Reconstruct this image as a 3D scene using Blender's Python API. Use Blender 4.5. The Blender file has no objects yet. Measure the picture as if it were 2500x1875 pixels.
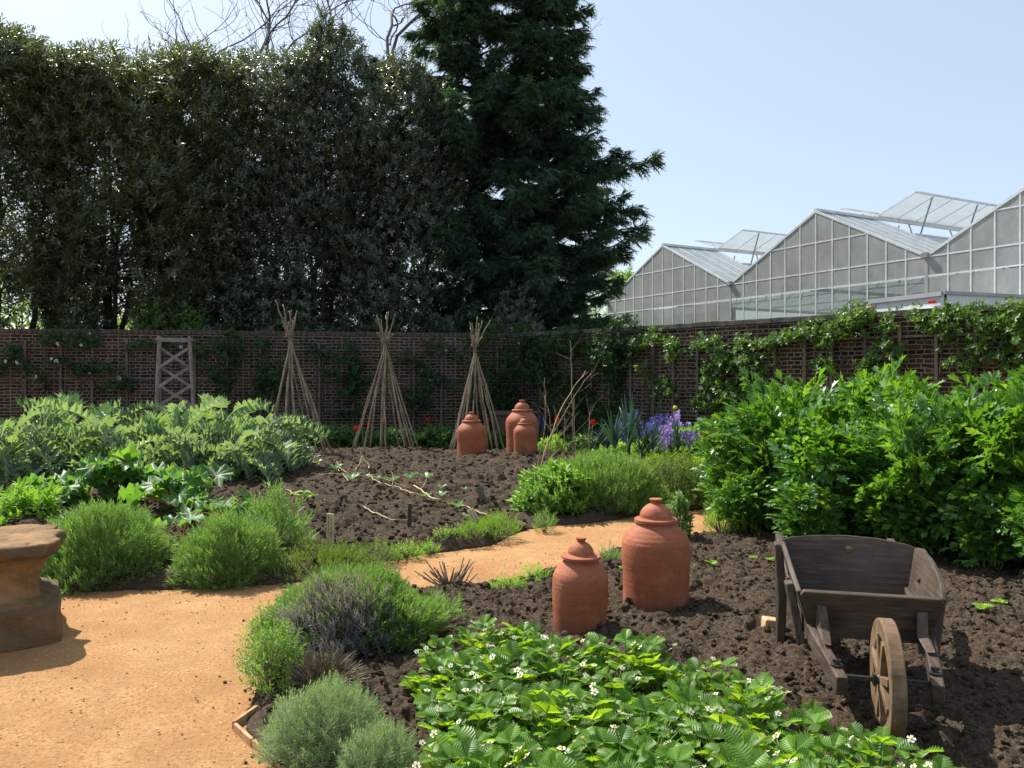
import bpy, math, random
import numpy as np
from mathutils import Vector, Matrix
random.seed(7)
RNG = np.random.default_rng(7)
scn = bpy.context.scene
COL = scn.collection
PI = math.pi
CX, HY, F, EYE = 1250.0, 924.0, 2000.0, 1.55
def G(px, py, z=0.0):
    d = (EYE - z) * F / (py - HY)
    return ((px - CX) / F * d, d)
def P(px, py, d):
    return np.array([(px - CX) / F * d, d, EYE - (py - HY) / F * d])
def nrm(a):
    a = np.asarray(a, float)
    return a / np.maximum(np.linalg.norm(a, axis=-1, keepdims=True), 1e-9)
def U(a, b, n=None): return RNG.uniform(a, b, n)

# ------------------------------------------------------------------ noise
def _h(ix, iy, iz, s):
    v = (ix.astype(np.int64) * 374761393 + iy.astype(np.int64) * 668265263 + iz.astype(np.int64) * 2147483647 + s * 1274126177) & 0xFFFFFFFF
    v = ((v ^ (v >> 13)) * 1274126177) & 0xFFFFFFFF
    v = ((v ^ (v >> 16)) * 2246822519) & 0xFFFFFFFF
    return ((v ^ (v >> 15)) & 0xFFFFFF) / float(0xFFFFFF)
def vn(x, y, z=None, s=0):
    x = np.asarray(x, float); y = np.asarray(y, float)
    z = np.zeros_like(x) if z is None else np.asarray(z, float)
    i, j, k = np.floor(x), np.floor(y), np.floor(z)
    fx, fy, fz = x - i, y - j, z - k
    fx = fx * fx * (3 - 2 * fx); fy = fy * fy * (3 - 2 * fy); fz = fz * fz * (3 - 2 * fz)
    r = 0
    for a in (0, 1):
        for b in (0, 1):
            for c in (0, 1):
                w = (fx if a else 1 - fx) * (fy if b else 1 - fy) * (fz if c else 1 - fz)
                r = r + w * _h(i + a, j + b, k + c, s)
    return r
def worley(x, y, s=0):
    i, j = np.floor(x), np.floor(y); z = np.zeros_like(x)
    best = np.full_like(x, 9.0); idv = np.zeros_like(x)
    for a in (-1, 0, 1):
        for b in (-1, 0, 1):
            px = i + a + _h(i + a, j + b, z, s); py = j + b + _h(i + a, j + b, z, s + 5)
            d = (px - x) ** 2 + (py - y) ** 2
            m = d < best
            best = np.where(m, d, best); idv = np.where(m, _h(i + a, j + b, z, s + 9), idv)
    return np.sqrt(best), idv

# ------------------------------------------------------------------ mesh builder
class MB:
    def __init__(s): s.V = []; s.L = []; s.C = []; s.M = []; s.n = 0
    def add(s, V, faces, mat=0):
        V = np.asarray(V, float).reshape(-1, 3)
        s.V.append(V)
        s.L.append(np.concatenate([np.asarray(f, np.int64) for f in faces]) + s.n)
        s.C.append(np.array([len(f) for f in faces], np.int64))
        s.M.append(np.full(len(faces), mat, np.int32)); s.n += len(V)
        return s
    def inst(s, tpl, pos, D, Up, sc=1.0, mat=0):
        """copies of a template (x width, y along, z normal) at pos, pointing along D"""
        TV, loops, counts = tpl
        pos = np.asarray(pos, float).reshape(-1, 3); N = len(pos)
        if N == 0: return s
        D = nrm(np.broadcast_to(D, (N, 3))); Up = np.broadcast_to(Up, (N, 3))
        X = nrm(np.cross(D, Up)); Z = np.cross(X, D)
        sc = np.broadcast_to(np.asarray(sc, float), (N,))[:, None, None]
        V = pos[:, None, :] + sc * (TV[None, :, 0:1] * X[:, None, :] + TV[None, :, 1:2] * D[:, None, :] + TV[None, :, 2:3] * Z[:, None, :])
        m = len(TV)
        s.V.append(V.reshape(-1, 3))
        s.L.append((loops[None, :] + (np.arange(N) * m)[:, None]).reshape(-1) + s.n)
        s.C.append(np.tile(counts, N)); s.M.append(np.full(len(counts) * N, mat, np.int32))
        s.n += N * m
        return s
    def tube(s, pts, rad, k=6, mat=0, cap=True):
        pts = np.asarray(pts, float); n = len(pts)
        rad = np.broadcast_to(np.asarray(rad, float), (n,))
        T = nrm(np.gradient(pts, axis=0))
        ref = np.array([0.31, 0.17, 0.94]) if abs(T[0][2]) < .8 else np.array([0.93, 0.21, 0.1])
        A = nrm(np.cross(T, ref)); B = np.cross(T, A)
        a = np.arange(k) * 2 * PI / k
        V = pts[:, None, :] + rad[:, None, None] * (np.cos(a)[None, :, None] * A[:, None, :] + np.sin(a)[None, :, None] * B[:, None, :])
        i = np.arange(n - 1)[:, None] * k; j = np.arange(k)[None, :]; j2 = (j + 1) % k
        Q = np.stack([i + j, i + j2, i + k + j2, i + k + j], -1).reshape(-1, 4)
        fs = list(Q)
        if cap and k > 2: fs += [np.arange(k)[::-1], np.arange(k) + (n - 1) * k]
        return s.add(V, fs, mat)
    def slab(s, pts, t, mat=0):
        """polygon given a thickness along its normal"""
        p = np.asarray(pts, float); n = len(p)
        nr = np.zeros(3)
        for i in range(n): nr += np.cross(p[i] - p[0], p[(i + 1) % n] - p[0])
        nr = nrm(nr); V = np.concatenate([p - nr * t / 2, p + nr * t / 2])
        fs = [np.arange(n)[::-1], np.arange(n) + n] + [np.array([i, (i + 1) % n, (i + 1) % n + n, i + n]) for i in range(n)]
        return s.add(V, fs, mat)
    def box(s, c, size, R=None, mat=0):
        x, y, z = [q / 2 for q in size]
        V = np.array([[a, b, d] for d in (-z, z) for b in (-y, y) for a in (-x, x)])
        if R is not None: V = V @ np.asarray(R).T
        return s.add(V + np.asarray(c, float), [[0, 2, 3, 1], [4, 5, 7, 6], [0, 1, 5, 4], [2, 6, 7, 3], [0, 4, 6, 2], [1, 3, 7, 5]], mat)
    def bar(s, a, b, w, h, up=(0, 0, 1), mat=0, tw=None):
        """a rectangular bar from a to b: w wide, h high"""
        a = np.asarray(a, float); b = np.asarray(b, float); d = nrm(b - a)
        x = nrm(np.cross(d, up)); u = np.cross(x, d)
        w2 = w if tw is None else tw
        V = [a + x * i * w / 2 + u * j * h / 2 for i, j in ((-1, -1), (1, -1), (1, 1), (-1, 1))] + \
            [b + x * i * w2 / 2 + u * j * h / 2 for i, j in ((-1, -1), (1, -1), (1, 1), (-1, 1))]
        return s.add(V, [[0, 3, 2, 1], [4, 5, 6, 7], [0, 1, 5, 4], [1, 2, 6, 5], [2, 3, 7, 6], [3, 0, 4, 7]], mat)
    def lathe(s, prof, k=48, c=(0, 0, 0), R=None, closed=False, mat=0):
        pr = np.asarray(prof, float); n = len(pr); a = np.arange(k) * 2 * PI / k
        V = np.stack([pr[:, 0:1] * np.cos(a), pr[:, 0:1] * np.sin(a), np.repeat(pr[:, 1:2], k, 1)], -1).reshape(-1, 3)
        if R is not None: V = V @ np.asarray(R).T
        fs = []
        for i in range(n if closed else n - 1):
            i2 = (i + 1) % n
            for j in range(k):
                j2 = (j + 1) % k; fs.append([i * k + j, i * k + j2, i2 * k + j2, i2 * k + j])
        return s.add(V + np.asarray(c, float), fs, mat)
    def build(s, name, mats, parent=None, loc=None, smooth=False, bevel=0, sharp=None):
        if not s.V: return None
        me = bpy.data.meshes.new(name)
        V = np.concatenate(s.V); L = np.concatenate(s.L); C = np.concatenate(s.C); M = np.concatenate(s.M)
        me.vertices.add(len(V)); me.vertices.foreach_set('co', V.astype(np.float32).ravel())
        me.loops.add(len(L)); me.loops.foreach_set('vertex_index', L.astype(np.int32))
        me.polygons.add(len(C)); me.polygons.foreach_set('loop_start', np.concatenate([[0], np.cumsum(C)[:-1]]).astype(np.int32))
        if not isinstance(mats, (list, tuple)): mats = [mats]
        for m in mats: me.materials.append(m)
        me.polygons.foreach_set('material_index', M)
        me.update(calc_edges=True); me.validate()
        me.polygons.foreach_set('use_smooth', np.full(len(me.polygons), bool(smooth)))
        o = bpy.data.objects.new(name, me); COL.objects.link(o)
        if parent is not None: o.parent = parent
        if loc is not None: o.location = loc
        if bevel:
            b = o.modifiers.new('bevel', 'BEVEL'); b.width = bevel; b.segments = 2; b.limit_method = 'ANGLE'
        return o
def mat3(deg, axis='Z'): return np.array(Matrix.Rotation(math.radians(deg), 3, axis))
def tag(o, label=None, cat=None, group=None, kind=None):
    if label: o['label'] = label
    if cat: o['category'] = cat
    if group: o['group'] = group
    if kind: o['kind'] = kind
    return o
def thing(name, label, cat, loc=(0, 0, 0), rz=0.0, group=None):
    o = bpy.data.objects.new(name, None); COL.objects.link(o)
    o.empty_display_size = .1
    o.location = loc; o.rotation_euler = (0, 0, rz)
    return tag(o, label, cat, group)
def copy_tree(o, parent=None):
    c = o.copy(); COL.objects.link(c); c.parent = parent
    for ch in [q for q in o.children]: copy_tree(ch, c)
    return c

# ------------------------------------------------------------------ templates
def tpl(V, faces):
    return (np.asarray(V, float), np.concatenate([np.asarray(f, np.int64) for f in faces]), np.array([len(f) for f in faces], np.int64))
def strip_leaf(levels, fold=.15, curl=0.0, ripple=0.0):
    """levels: (y, halfwidth, tip sweep). A leaf with folded midrib and a toothed or lobed edge"""
    V = []; Fs = []
    for i, (y, w, sw) in enumerate(levels):
        zc = -curl * y * y
        e = ripple * (1 if i % 2 else -1)
        V += [(0, y, zc), (w, y + sw, zc + fold * w + e), (-w, y + sw, zc + fold * w - e * .6)]
    for i in range(len(levels) - 1):
        a, b = 3 * i, 3 * (i + 1)
        Fs += [(a, a + 1, b + 1, b), (a, b, b + 2, a + 2)]
    return tpl(V, Fs)
def merge_tpl(parts):
    V = []; F2 = []; n = 0
    for (tv, L, C), M in parts:
        R, t, s = M
        V.append((tv * s) @ np.asarray(R).T + np.asarray(t)); k = 0
        for c in C: F2.append(L[k:k + c] + n); k += c
        n += len(tv)
    return tpl(np.concatenate(V), F2)
LEAF = strip_leaf([(0, .03, 0), (.3, .2, 0), (.65, .19, 0), (1, .0, 0)], .3, .15)
NARROW = strip_leaf([(0, .02, 0), (.45, .13, 0), (1, .0, 0)], .25, .2)
BLADE = tpl([(0, 0, 0), (.07, .45, .02), (0, 1, 0), (-.07, .45, .02)], [(0, 1, 2, 3)])
def frame(d, up=(0, 0, 1)):
    d = nrm(d); x = np.cross(d, up)
    if np.linalg.norm(x) < 1e-3: x = np.array([1., 0, 0])
    x = nrm(x); return np.stack([x, d, np.cross(x, d)], 1)
def shoot_tpl(n, leaf, L, ll, spread=.8, seed=0):
    r = random.Random(seed); parts = []
    for i in range(n):
        t = i / (n - 1); a = i * 2.4 + r.uniform(-.3, .3); sp = spread * (1 - .65 * t)
        d = (math.cos(a) * sp, 1 - .4 * sp, math.sin(a) * sp)
        parts.append((leaf, (frame(d, (0, 1, .3)), (0, L * t, 0), ll * (1 - .3 * t) * r.uniform(.8, 1.15))))
    return merge_tpl(parts)
SH_LAV = shoot_tpl(11, BLADE, .08, .05, .8, 1)
SH_LAV2 = shoot_tpl(11, NARROW, .07, .032, 1.0, 2)
SH_SANT = shoot_tpl(16, BLADE, .05, .02, 1.1, 3)
SH_SAGE = shoot_tpl(9, LEAF, .08, .075, 1.25, 4)
SH_LAUR = shoot_tpl(11, NARROW, .22, .17, 1.2, 5)
SH_OAK = shoot_tpl(10, LEAF, .16, .085, 1.3, 6)
def fern_tpl(seed, n=8):
    r = random.Random(seed); V = []; Fs = []
    for i in range(n):
        t = i / n; y = t * .9; droop = -.25 * t * t
        for sgn in (-1, 1):
            l = (.34 * (1 - t) + .08) * r.uniform(.7, 1.2); k = len(V)
            V += [(0, y - .03, droop), (sgn * l * .55, y + l * .5 + .03, droop - .05), (sgn * l, y + l * .8, droop - .16 * r.uniform(.3, 1.5)), (sgn * l * .3, y + l * .75, droop - .02)]
            Fs.append((k, k + 1, k + 2, k + 3))
    return tpl(V, Fs)
FERNS = [fern_tpl(i) for i in range(3)]

# ------------------------------------------------------------------ materials
def newmat(name):
    m = bpy.data.materials.new(name); m.use_nodes = True
    nt = m.node_tree; nt.nodes.clear()
    out = nt.nodes.new('ShaderNodeOutputMaterial')
    return m, nt, out
def N(nt, t, **kw):
    n = nt.nodes.new(t)
    for k, v in kw.items():
        if k.startswith('i_'):
            key = k[2:].replace('_', ' ')
            n.inputs[key].default_value = v
        else: setattr(n, k, v)
    return n
def ramp(nt, fac, stops):
    r = nt.nodes.new('ShaderNodeValToRGB'); e = r.color_ramp.elements
    while len(e) > 1: e.remove(e[0])
    e[0].position = stops[0][0]; e[0].color = (*stops[0][1], 1)
    for p, c in stops[1:]:
        q = e.new(p); q.color = (*c, 1)
    nt.links.new(fac, r.inputs[0]); return r.outputs[0]
def bsdf(nt, out, rough=.8, spec=.3):
    b = nt.nodes.new('ShaderNodeBsdfPrincipled'); b.inputs['Roughness'].default_value = rough
    b.inputs['Specular IOR Level'].default_value = spec
    nt.links.new(b.outputs[0], out.inputs[0]); return b
def coords(nt, kind='Object', scale=(1, 1, 1)):
    tc = nt.nodes.new('ShaderNodeTexCoord'); mp = nt.nodes.new('ShaderNodeMapping')
    mp.inputs['Scale'].default_value = scale; nt.links.new(tc.outputs[kind], mp.inputs[0]); return mp.outputs[0]
def noise(nt, vec, scale, detail=4, rough=.6, col=False):
    n = N(nt, 'ShaderNodeTexNoise', i_Scale=scale, i_Detail=detail, i_Roughness=rough)
    nt.links.new(vec, n.inputs['Vector']); return n.outputs['Color' if col else 'Fac']
def bump(nt, h, b, strength, dist):
    n = N(nt, 'ShaderNodeBump', i_Strength=strength, i_Distance=dist)
    nt.links.new(h, n.inputs['Height']); nt.links.new(n.outputs[0], b.inputs['Normal']); return n
def mixc(nt, fac, a, b, mode='MIX'):
    m = nt.nodes.new('ShaderNodeMix'); m.data_type = 'RGBA'; m.blend_type = mode
    for s, v in ((0, fac), (6, a), (7, b)):
        if hasattr(v, 'is_linked'): nt.links.new(v, m.inputs[s])
        else: m.inputs[s].default_value = (*v, 1) if isinstance(v, tuple) else v
    return m.outputs[2]
def leafmat(name, c1, c2, trans=.4, rough=.45, spec=.4, tcol=None, back=None, c3=None):
    m, nt, out = newmat(name)
    g = nt.nodes.new('ShaderNodeNewGeometry')
    stops = [(0, c1), (.85 if c3 else 1, c2)] + ([(1, c3)] if c3 else [])
    c = ramp(nt, g.outputs['Random Per Island'], stops)
    if back: c = mixc(nt, g.outputs['Backfacing'], c, back)
    b = nt.nodes.new('ShaderNodeBsdfPrincipled'); b.inputs['Roughness'].default_value = rough
    b.inputs['Specular IOR Level'].default_value = spec; nt.links.new(c, b.inputs['Base Color'])
    t = nt.nodes.new('ShaderNodeBsdfTranslucent')
    tc = mixc(nt, 1.0, c, tcol or (2.2, 2.2, .9), 'MULTIPLY'); nt.links.new(tc, t.inputs[0])
    mx = nt.nodes.new('ShaderNodeMixShader'); mx.inputs[0].default_value = trans
    nt.links.new(b.outputs[0], mx.inputs[1]); nt.links.new(t.outputs[0], mx.inputs[2]); nt.links.new(mx.outputs[0], out.inputs[0])
    return m
def simple(name, c1, c2, scale=8, rough=.85, bmp=.3, dist=.01, spec=.3, stretch=(1, 1, 1), metal=0, lo=.35, hi=.65, kind='Object'):
    m, nt, out = newmat(name); b = bsdf(nt, out, rough, spec); b.inputs['Metallic'].default_value = metal
    v = coords(nt, kind, stretch); n = noise(nt, v, scale, 6, .65)
    nt.links.new(ramp(nt, n, [(lo, c1), (hi, c2)]), b.inputs['Base Color'])
    if bmp: bump(nt, noise(nt, v, scale * 2.5, 5), b, bmp, dist)
    return m
M = {}
M['lav'] = leafmat('lavender_leaf', (.10, .18, .055), (.19, .30, .10), .36, .45, tcol=(1.9, 2.1, .7), c3=(.27, .34, .2))
M['lavgrey'] = leafmat('lavender_old_leaf', (.17, .165, .17), (.32, .3, .32), .2, .7)
M['tarr'] = leafmat('tarragon_leaf', (.10, .20, .03), (.18, .31, .05), .4, .5)
M['sant'] = leafmat('santolina_leaf', (.13, .2, .10), (.25, .34, .2), .3, .7)
M['sage'] = leafmat('sage_leaf', (.12, .22, .04), (.21, .36, .08), .4, .5)
M['thyme'] = leafmat('thyme_leaf', (.08, .14, .03), (.16, .23, .05), .35, .6)
M['lov'] = leafmat('lovage_leaf', (.05, .135, .022), (.105, .25, .038), .38, .38, .5, tcol=(2.5, 2.1, .6), c3=(.18, .35, .1))
M['straw'] = leafmat('strawberry_leaf', (.058, .14, .02), (.14, .28, .035), .48, .42, .4, tcol=(3.3, 2.5, .6), c3=(.16, .3, .07))
M['rhub'] = leafmat('rhubarb_leaf', (.06, .16, .035), (.12, .25, .06), .42, .48, .35, tcol=(2.3, 2.1, .7))
M['card'] = leafmat('cardoon_leaf', (.055, .105, .055), (.125, .195, .115), .26, .45, .4, tcol=(2.0, 2.4, .6), back=(.26, .32, .25), c3=(.4, .45, .4))
M['leek'] = leafmat('leek_leaf', (.022, .06, .045), (.045, .10, .078), .2, .35, .5)
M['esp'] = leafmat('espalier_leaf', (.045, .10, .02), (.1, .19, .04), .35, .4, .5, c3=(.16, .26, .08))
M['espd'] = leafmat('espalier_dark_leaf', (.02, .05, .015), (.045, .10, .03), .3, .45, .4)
M['laur'] = leafmat('laurel_leaf', (.055, .078, .045), (.12, .15, .075), .26, .34, .6, tcol=(2.2, 2.2, .8), c3=(.22, .23, .13))
M['oak'] = leafmat('holm_oak_leaf', (.05, .07, .055), (.11, .14, .09), .24, .28, .8, tcol=(2.2, 2.2, .8), c3=(.2, .22, .13))
M['con'] = leafmat('cypress_leaf', (.026, .062, .038), (.06, .125, .065), .2, .5, .4, c3=(.1, .12, .06))
M['far'] = leafmat('far_leaf', (.12, .2, .04), (.22, .32, .08), .4, .6)
M['blos'] = leafmat('blossom', (.7, .62, .6), (.85, .8, .78), .3, .7, tcol=(1, 1, 1))
M['petal'] = leafmat('petal_white', (.75, .75, .6), (.85, .85, .75), .3, .6, tcol=(1, 1, .9))
M['yellow'] = simple('flower_yellow', (.6, .45, .03), (.7, .55, .05), 20)
M['red'] = leafmat('tulip_red', (.55, .02, .01), (.65, .04, .015), .4, .4, tcol=(1.3, 1, 1))
M['blue'] = leafmat('bluebell', (.1, .08, .42), (.17, .14, .6), .35, .6, tcol=(1.2, 1.2, 1.2))
M['lilac'] = leafmat('lilac_bell', (.42, .28, .68), (.6, .45, .85), .35, .6, tcol=(1.1, 1.1, 1.1))
M['low'] = leafmat('border_leaf', (.03, .08, .02), (.08, .17, .04), .3, .5)
M['lettuce'] = leafmat('salad_leaf', (.14, .27, .03), (.26, .42, .06), .4, .5)
M['bark'] = simple('bark', (.035, .028, .022), (.09, .075, .06), 6, .9, .6, .02, stretch=(1, 1, .3))
M['barkp'] = simple('pale_bark', (.09, .085, .08), (.2, .18, .16), 6, .9, .5, .02)
M['cane'] = simple('hazel_pole', (.15, .11, .07), (.36, .29, .2), 14, .8, .5, .004, stretch=(1, 1, .25))
M['twig'] = simple('twig', (.14, .09, .06), (.28, .2, .13), 12, .85, .3, .003)
M['straw_twig'] = simple('dry_stem', (.36, .26, .13), (.6, .46, .27), 16, .8, .3, .003)
M['green_stem'] = simple('green_stem', (.12, .2, .04), (.2, .3, .08), 12, .6, 0)
M['redstem'] = simple('rhubarb_stem', (.3, .06, .04), (.35, .2, .07), 12, .5, 0)
M['deadstem'] = simple('dead_stem', (.1, .075, .055), (.27, .2, .14), 30, .9, 0)
M['trellis'] = simple('grey_batten', (.085, .07, .058), (.2, .165, .135), 9, .9, .5, .004, stretch=(1, 1, .2))
M['lattice'] = simple('lattice_wood', (.15, .13, .115), (.32, .28, .245), 9, .85, .4, .004, stretch=(.4, .4, .4))
M['string'] = simple('string', (.5, .4, .22), (.65, .52, .3), 60, .9, 0)
M['edge'] = simple('edging_wood', (.3, .17, .08), (.55, .34, .17), 14, .85, .5, .004, stretch=(1, 1, .3))
M['frame'] = simple('greenhouse_frame', (.54, .55, .56), (.7, .71, .72), 3, .45, 0, spec=.5)
M['steel'] = simple('grey_steel', (.2, .21, .22), (.32, .33, .34), 4, .5, 0, spec=.5)
M['iron'] = simple('dark_iron', (.03, .03, .032), (.08, .075, .07), 30, .45, .2, .001, spec=.6, metal=.6)
M['vanwhite'] = simple('van_paint', (.66, .68, .72), (.74, .76, .79), 2, .35, 0, spec=.5)
M['vangrey'] = simple('van_trim', (.35, .37, .4), (.42, .44, .47), 2, .4, 0)
M['black'] = simple('black_rubber', (.012, .012, .013), (.025, .025, .025), 6, .7, 0)
M['lamp'] = simple('lamp_red', (.5, .02, .02), (.6, .03, .03), 6, .3, 0, spec=.6)
M['rust'] = simple('old_pot', (.07, .045, .035), (.12, .08, .06), 6, .85, .2, .005)

def mk_soil():
    m, nt, out = newmat('dug_soil'); b = bsdf(nt, out, .95, .15); v = coords(nt)
    n1 = noise(nt, v, 3.0, 5); n2 = noise(nt, v, 55, 4, .7); n3 = noise(nt, v, 220, 2)
    base = ramp(nt, n2, [(.3, (.02, .0138, .009)), (.5, (.06, .042, .027)), (.72, (.17, .127, .082))])
    c = mixc(nt, ramp(nt, n1, [(.35, (0, 0, 0)), (.7, (.55, .55, .55))]), base, (.085, .062, .043))
    c = mixc(nt, ramp(nt, n3, [(.70, (0, 0, 0)), (.74, (.8, .8, .8))]), c, (.27, .2, .13))
    nt.links.new(c, b.inputs['Base Color'])
    ad = N(nt, 'ShaderNodeMath', operation='ADD'); nt.links.new(n2, ad.inputs[0]); nt.links.new(noise(nt, v, 130, 3), ad.inputs[1])
    bump(nt, ad.outputs[0], b, .9, .012); return m
M['soil'] = mk_soil()
def mk_path():
    m, nt, out = newmat('hoggin_path'); b = bsdf(nt, out, .95, .12); v = coords(nt)
    n1 = noise(nt, v, 1.3, 4); n2 = noise(nt, v, 62, 6, .75)
    c = ramp(nt, n1, [(.3, (.41, .215, .088)), (.5, (.49, .28, .12)), (.7, (.54, .33, .155))])
    c = mixc(nt, ramp(nt, n2, [(.36, (.95, .95, .95)), (.5, (0, 0, 0))]), c, (.2, .09, .036))
    c = mixc(nt, ramp(nt, n2, [(.56, (0, 0, 0)), (.72, (.7, .7, .7))]), c, (.62, .4, .2))
    c = mixc(nt, ramp(nt, noise(nt, v, 3.1, 6, .7), [(.42, (.55, .55, .55)), (.62, (0, 0, 0))]), c, (.33, .17, .075))
    vo = N(nt, 'ShaderNodeTexVoronoi', i_Scale=60.0); nt.links.new(v, vo.inputs['Vector'])
    sep = N(nt, 'ShaderNodeSeparateColor'); nt.links.new(vo.outputs['Color'], sep.inputs[0])
    gt = N(nt, 'ShaderNodeMath', operation='GREATER_THAN'); gt.inputs[1].default_value = .9; nt.links.new(sep.outputs[0], gt.inputs[0])
    lt = N(nt, 'ShaderNodeMath', operation='LESS_THAN'); lt.inputs[1].default_value = .32; nt.links.new(vo.outputs['Distance'], lt.inputs[0])
    mu = N(nt, 'ShaderNodeMath', operation='MULTIPLY'); nt.links.new(gt.outputs[0], mu.inputs[0]); nt.links.new(lt.outputs[0], mu.inputs[1])
    c = mixc(nt, mu.outputs[0], c, ramp(nt, sep.outputs[1], [(0, (.2, .11, .055)), (.5, (.45, .28, .13)), (1, (.66, .48, .27))]))
    nt.links.new(c, b.inputs['Base Color'])
    ad = N(nt, 'ShaderNodeMath', operation='ADD'); nt.links.new(n2, ad.inputs[0]); nt.links.new(mu.outputs[0], ad.inputs[1])
    bump(nt, ad.outputs[0], b, 1.0, .012); return m
M['path'] = mk_path()
M['ground'] = simple('rough_ground', (.05, .06, .025), (.11, .1, .05), 2, .95, .5, .05)
def mk_brick():
    m, nt, out = newmat('old_brick'); b = bsdf(nt, out, .9, .2)
    tc = nt.nodes.new('ShaderNodeTexCoord'); sp = nt.nodes.new('ShaderNodeSeparateXYZ'); nt.links.new(tc.outputs['Object'], sp.inputs[0])
    cb = nt.nodes.new('ShaderNodeCombineXYZ'); nt.links.new(sp.outputs[0], cb.inputs[0]); nt.links.new(sp.outputs[2], cb.inputs[1])
    dn = noise(nt, cb.outputs[0], 7, 3, .6, col=True)
    vm = N(nt, 'ShaderNodeVectorMath', operation='MULTIPLY_ADD'); nt.links.new(dn, vm.inputs[0]); vm.inputs[1].default_value = (.06, .055, 0); nt.links.new(cb.outputs[0], vm.inputs[2])
    br = N(nt, 'ShaderNodeTexBrick', offset=.5, offset_frequency=2, squash=.55, squash_frequency=2)
    br.inputs['Scale'].default_value = 1; br.inputs['Mortar Size'].default_value = .011; br.inputs['Mortar Smooth'].default_value = .35
    br.inputs['Bias'].default_value = -.1; br.inputs['Brick Width'].default_value = .23; br.inputs['Row Height'].default_value = .076
    br.inputs['Color1'].default_value = (.028, .02, .019, 1); br.inputs['Color2'].default_value = (.105, .068, .05, 1); br.inputs['Mortar'].default_value = (.28, .24, .18, 1)
    nt.links.new(vm.outputs[0], br.inputs['Vector'])
    st = noise(nt, cb.outputs[0], 1.1, 5); f = noise(nt, cb.outputs[0], 30, 5, .7)
    c = mixc(nt, .8, br.outputs['Color'], ramp(nt, st, [(.3, (.45, .45, .47)), (.7, (1.25, 1.18, 1.1))]), 'MULTIPLY')
    c = mixc(nt, .6, c, ramp(nt, f, [(.3, (.55, .55, .57)), (.7, (1.25, 1.2, 1.2))]), 'MULTIPLY')
    nt.links.new(c, b.inputs['Base Color'])
    iv = N(nt, 'ShaderNodeMath', operation='MULTIPLY_ADD'); nt.links.new(br.outputs['Fac'], iv.inputs[0]); iv.inputs[1].default_value = -1.2; nt.links.new(f, iv.inputs[2])
    bump(nt, iv.outputs[0], b, .9, .012); return m
M['brick'] = mk_brick()
M['coping'] = simple('coping_stone', (.07, .065, .055), (.19, .17, .145), 5, .95, .6, .02)
M['copbrick'] = simple('coping_brick', (.06, .042, .036), (.13, .095, .08), 9, .95, .6, .02)
def mk_terra():
    m, nt, out = newmat('terracotta'); b = bsdf(nt, out, .72, .3)
    v = coords(nt); v2 = coords(nt, 'Object', (1, 1, 26))
    n1 = noise(nt, v, 5, 5); n2 = noise(nt, v2, 2.2, 4)
    c = ramp(nt, n1, [(.3, (.29, .083, .038)), (.55, (.355, .114, .055)), (.75, (.41, .148, .076))])
    c = mixc(nt, .5, c, ramp(nt, n2, [(.3, (.8, .78, .76)), (.7, (1.12, 1.1, 1.1))]), 'MULTIPLY')
    c = mixc(nt, ramp(nt, noise(nt, v, 9, 6, .75), [(.55, (0, 0, 0)), (.75, (.45, .45, .45))]), c, (.5, .3, .21))
    sp = nt.nodes.new('ShaderNodeSeparateXYZ'); tc = nt.nodes.new('ShaderNodeTexCoord'); nt.links.new(tc.outputs['Object'], sp.inputs[0])
    ml = N(nt, 'ShaderNodeMath', operation='MULTIPLY_ADD'); nt.links.new(n1, ml.inputs[0]); ml.inputs[1].default_value = .18; nt.links.new(sp.outputs[2], ml.inputs[2])
    c = mixc(nt, ramp(nt, ml.outputs[0], [(.10, (.85, .85, .85)), (.24, (0, 0, 0))]), c, (.13, .07, .045))
    nt.links.new(c, b.inputs['Base Color']); ad = N(nt, 'ShaderNodeMath', operation='ADD')
    nt.links.new(n2, ad.inputs[0]); nt.links.new(noise(nt, v, 60, 3), ad.inputs[1]); bump(nt, ad.outputs[0], b, .45, .006); return m
M['terra'] = mk_terra()
def mk_wood(name='barrow_wood', sc=(18, 1.6, 18)):
    m, nt, out = newmat(name); b = bsdf(nt, out, .62, .4)
    v = coords(nt, 'Object', sc); n = noise(nt, v, 3.2, 6, .7); n2 = noise(nt, coords(nt), 4, 4)
    c = ramp(nt, n, [(.25, (.017, .011, .008)), (.5, (.05, .032, .021)), (.75, (.135, .092, .062))])
    c = mixc(nt, ramp(nt, n2, [(.42, (0, 0, 0)), (.75, (.45, .45, .45))]), c, (.15, .112, .08)); nt.links.new(c, b.inputs['Base Color'])
    bump(nt, n, b, .5, .004); return m
M['wood'] = mk_wood(); M['woodx'] = mk_wood('barrow_cross_wood', (1.6, 18, 18)); M['woodz'] = mk_wood('barrow_upright_wood', (18, 18, 1.6))
M['wheel'] = simple('wheel_wood', (.085, .052, .028), (.24, .155, .09), 12, .75, .5, .004, lo=.3, hi=.7)
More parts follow.
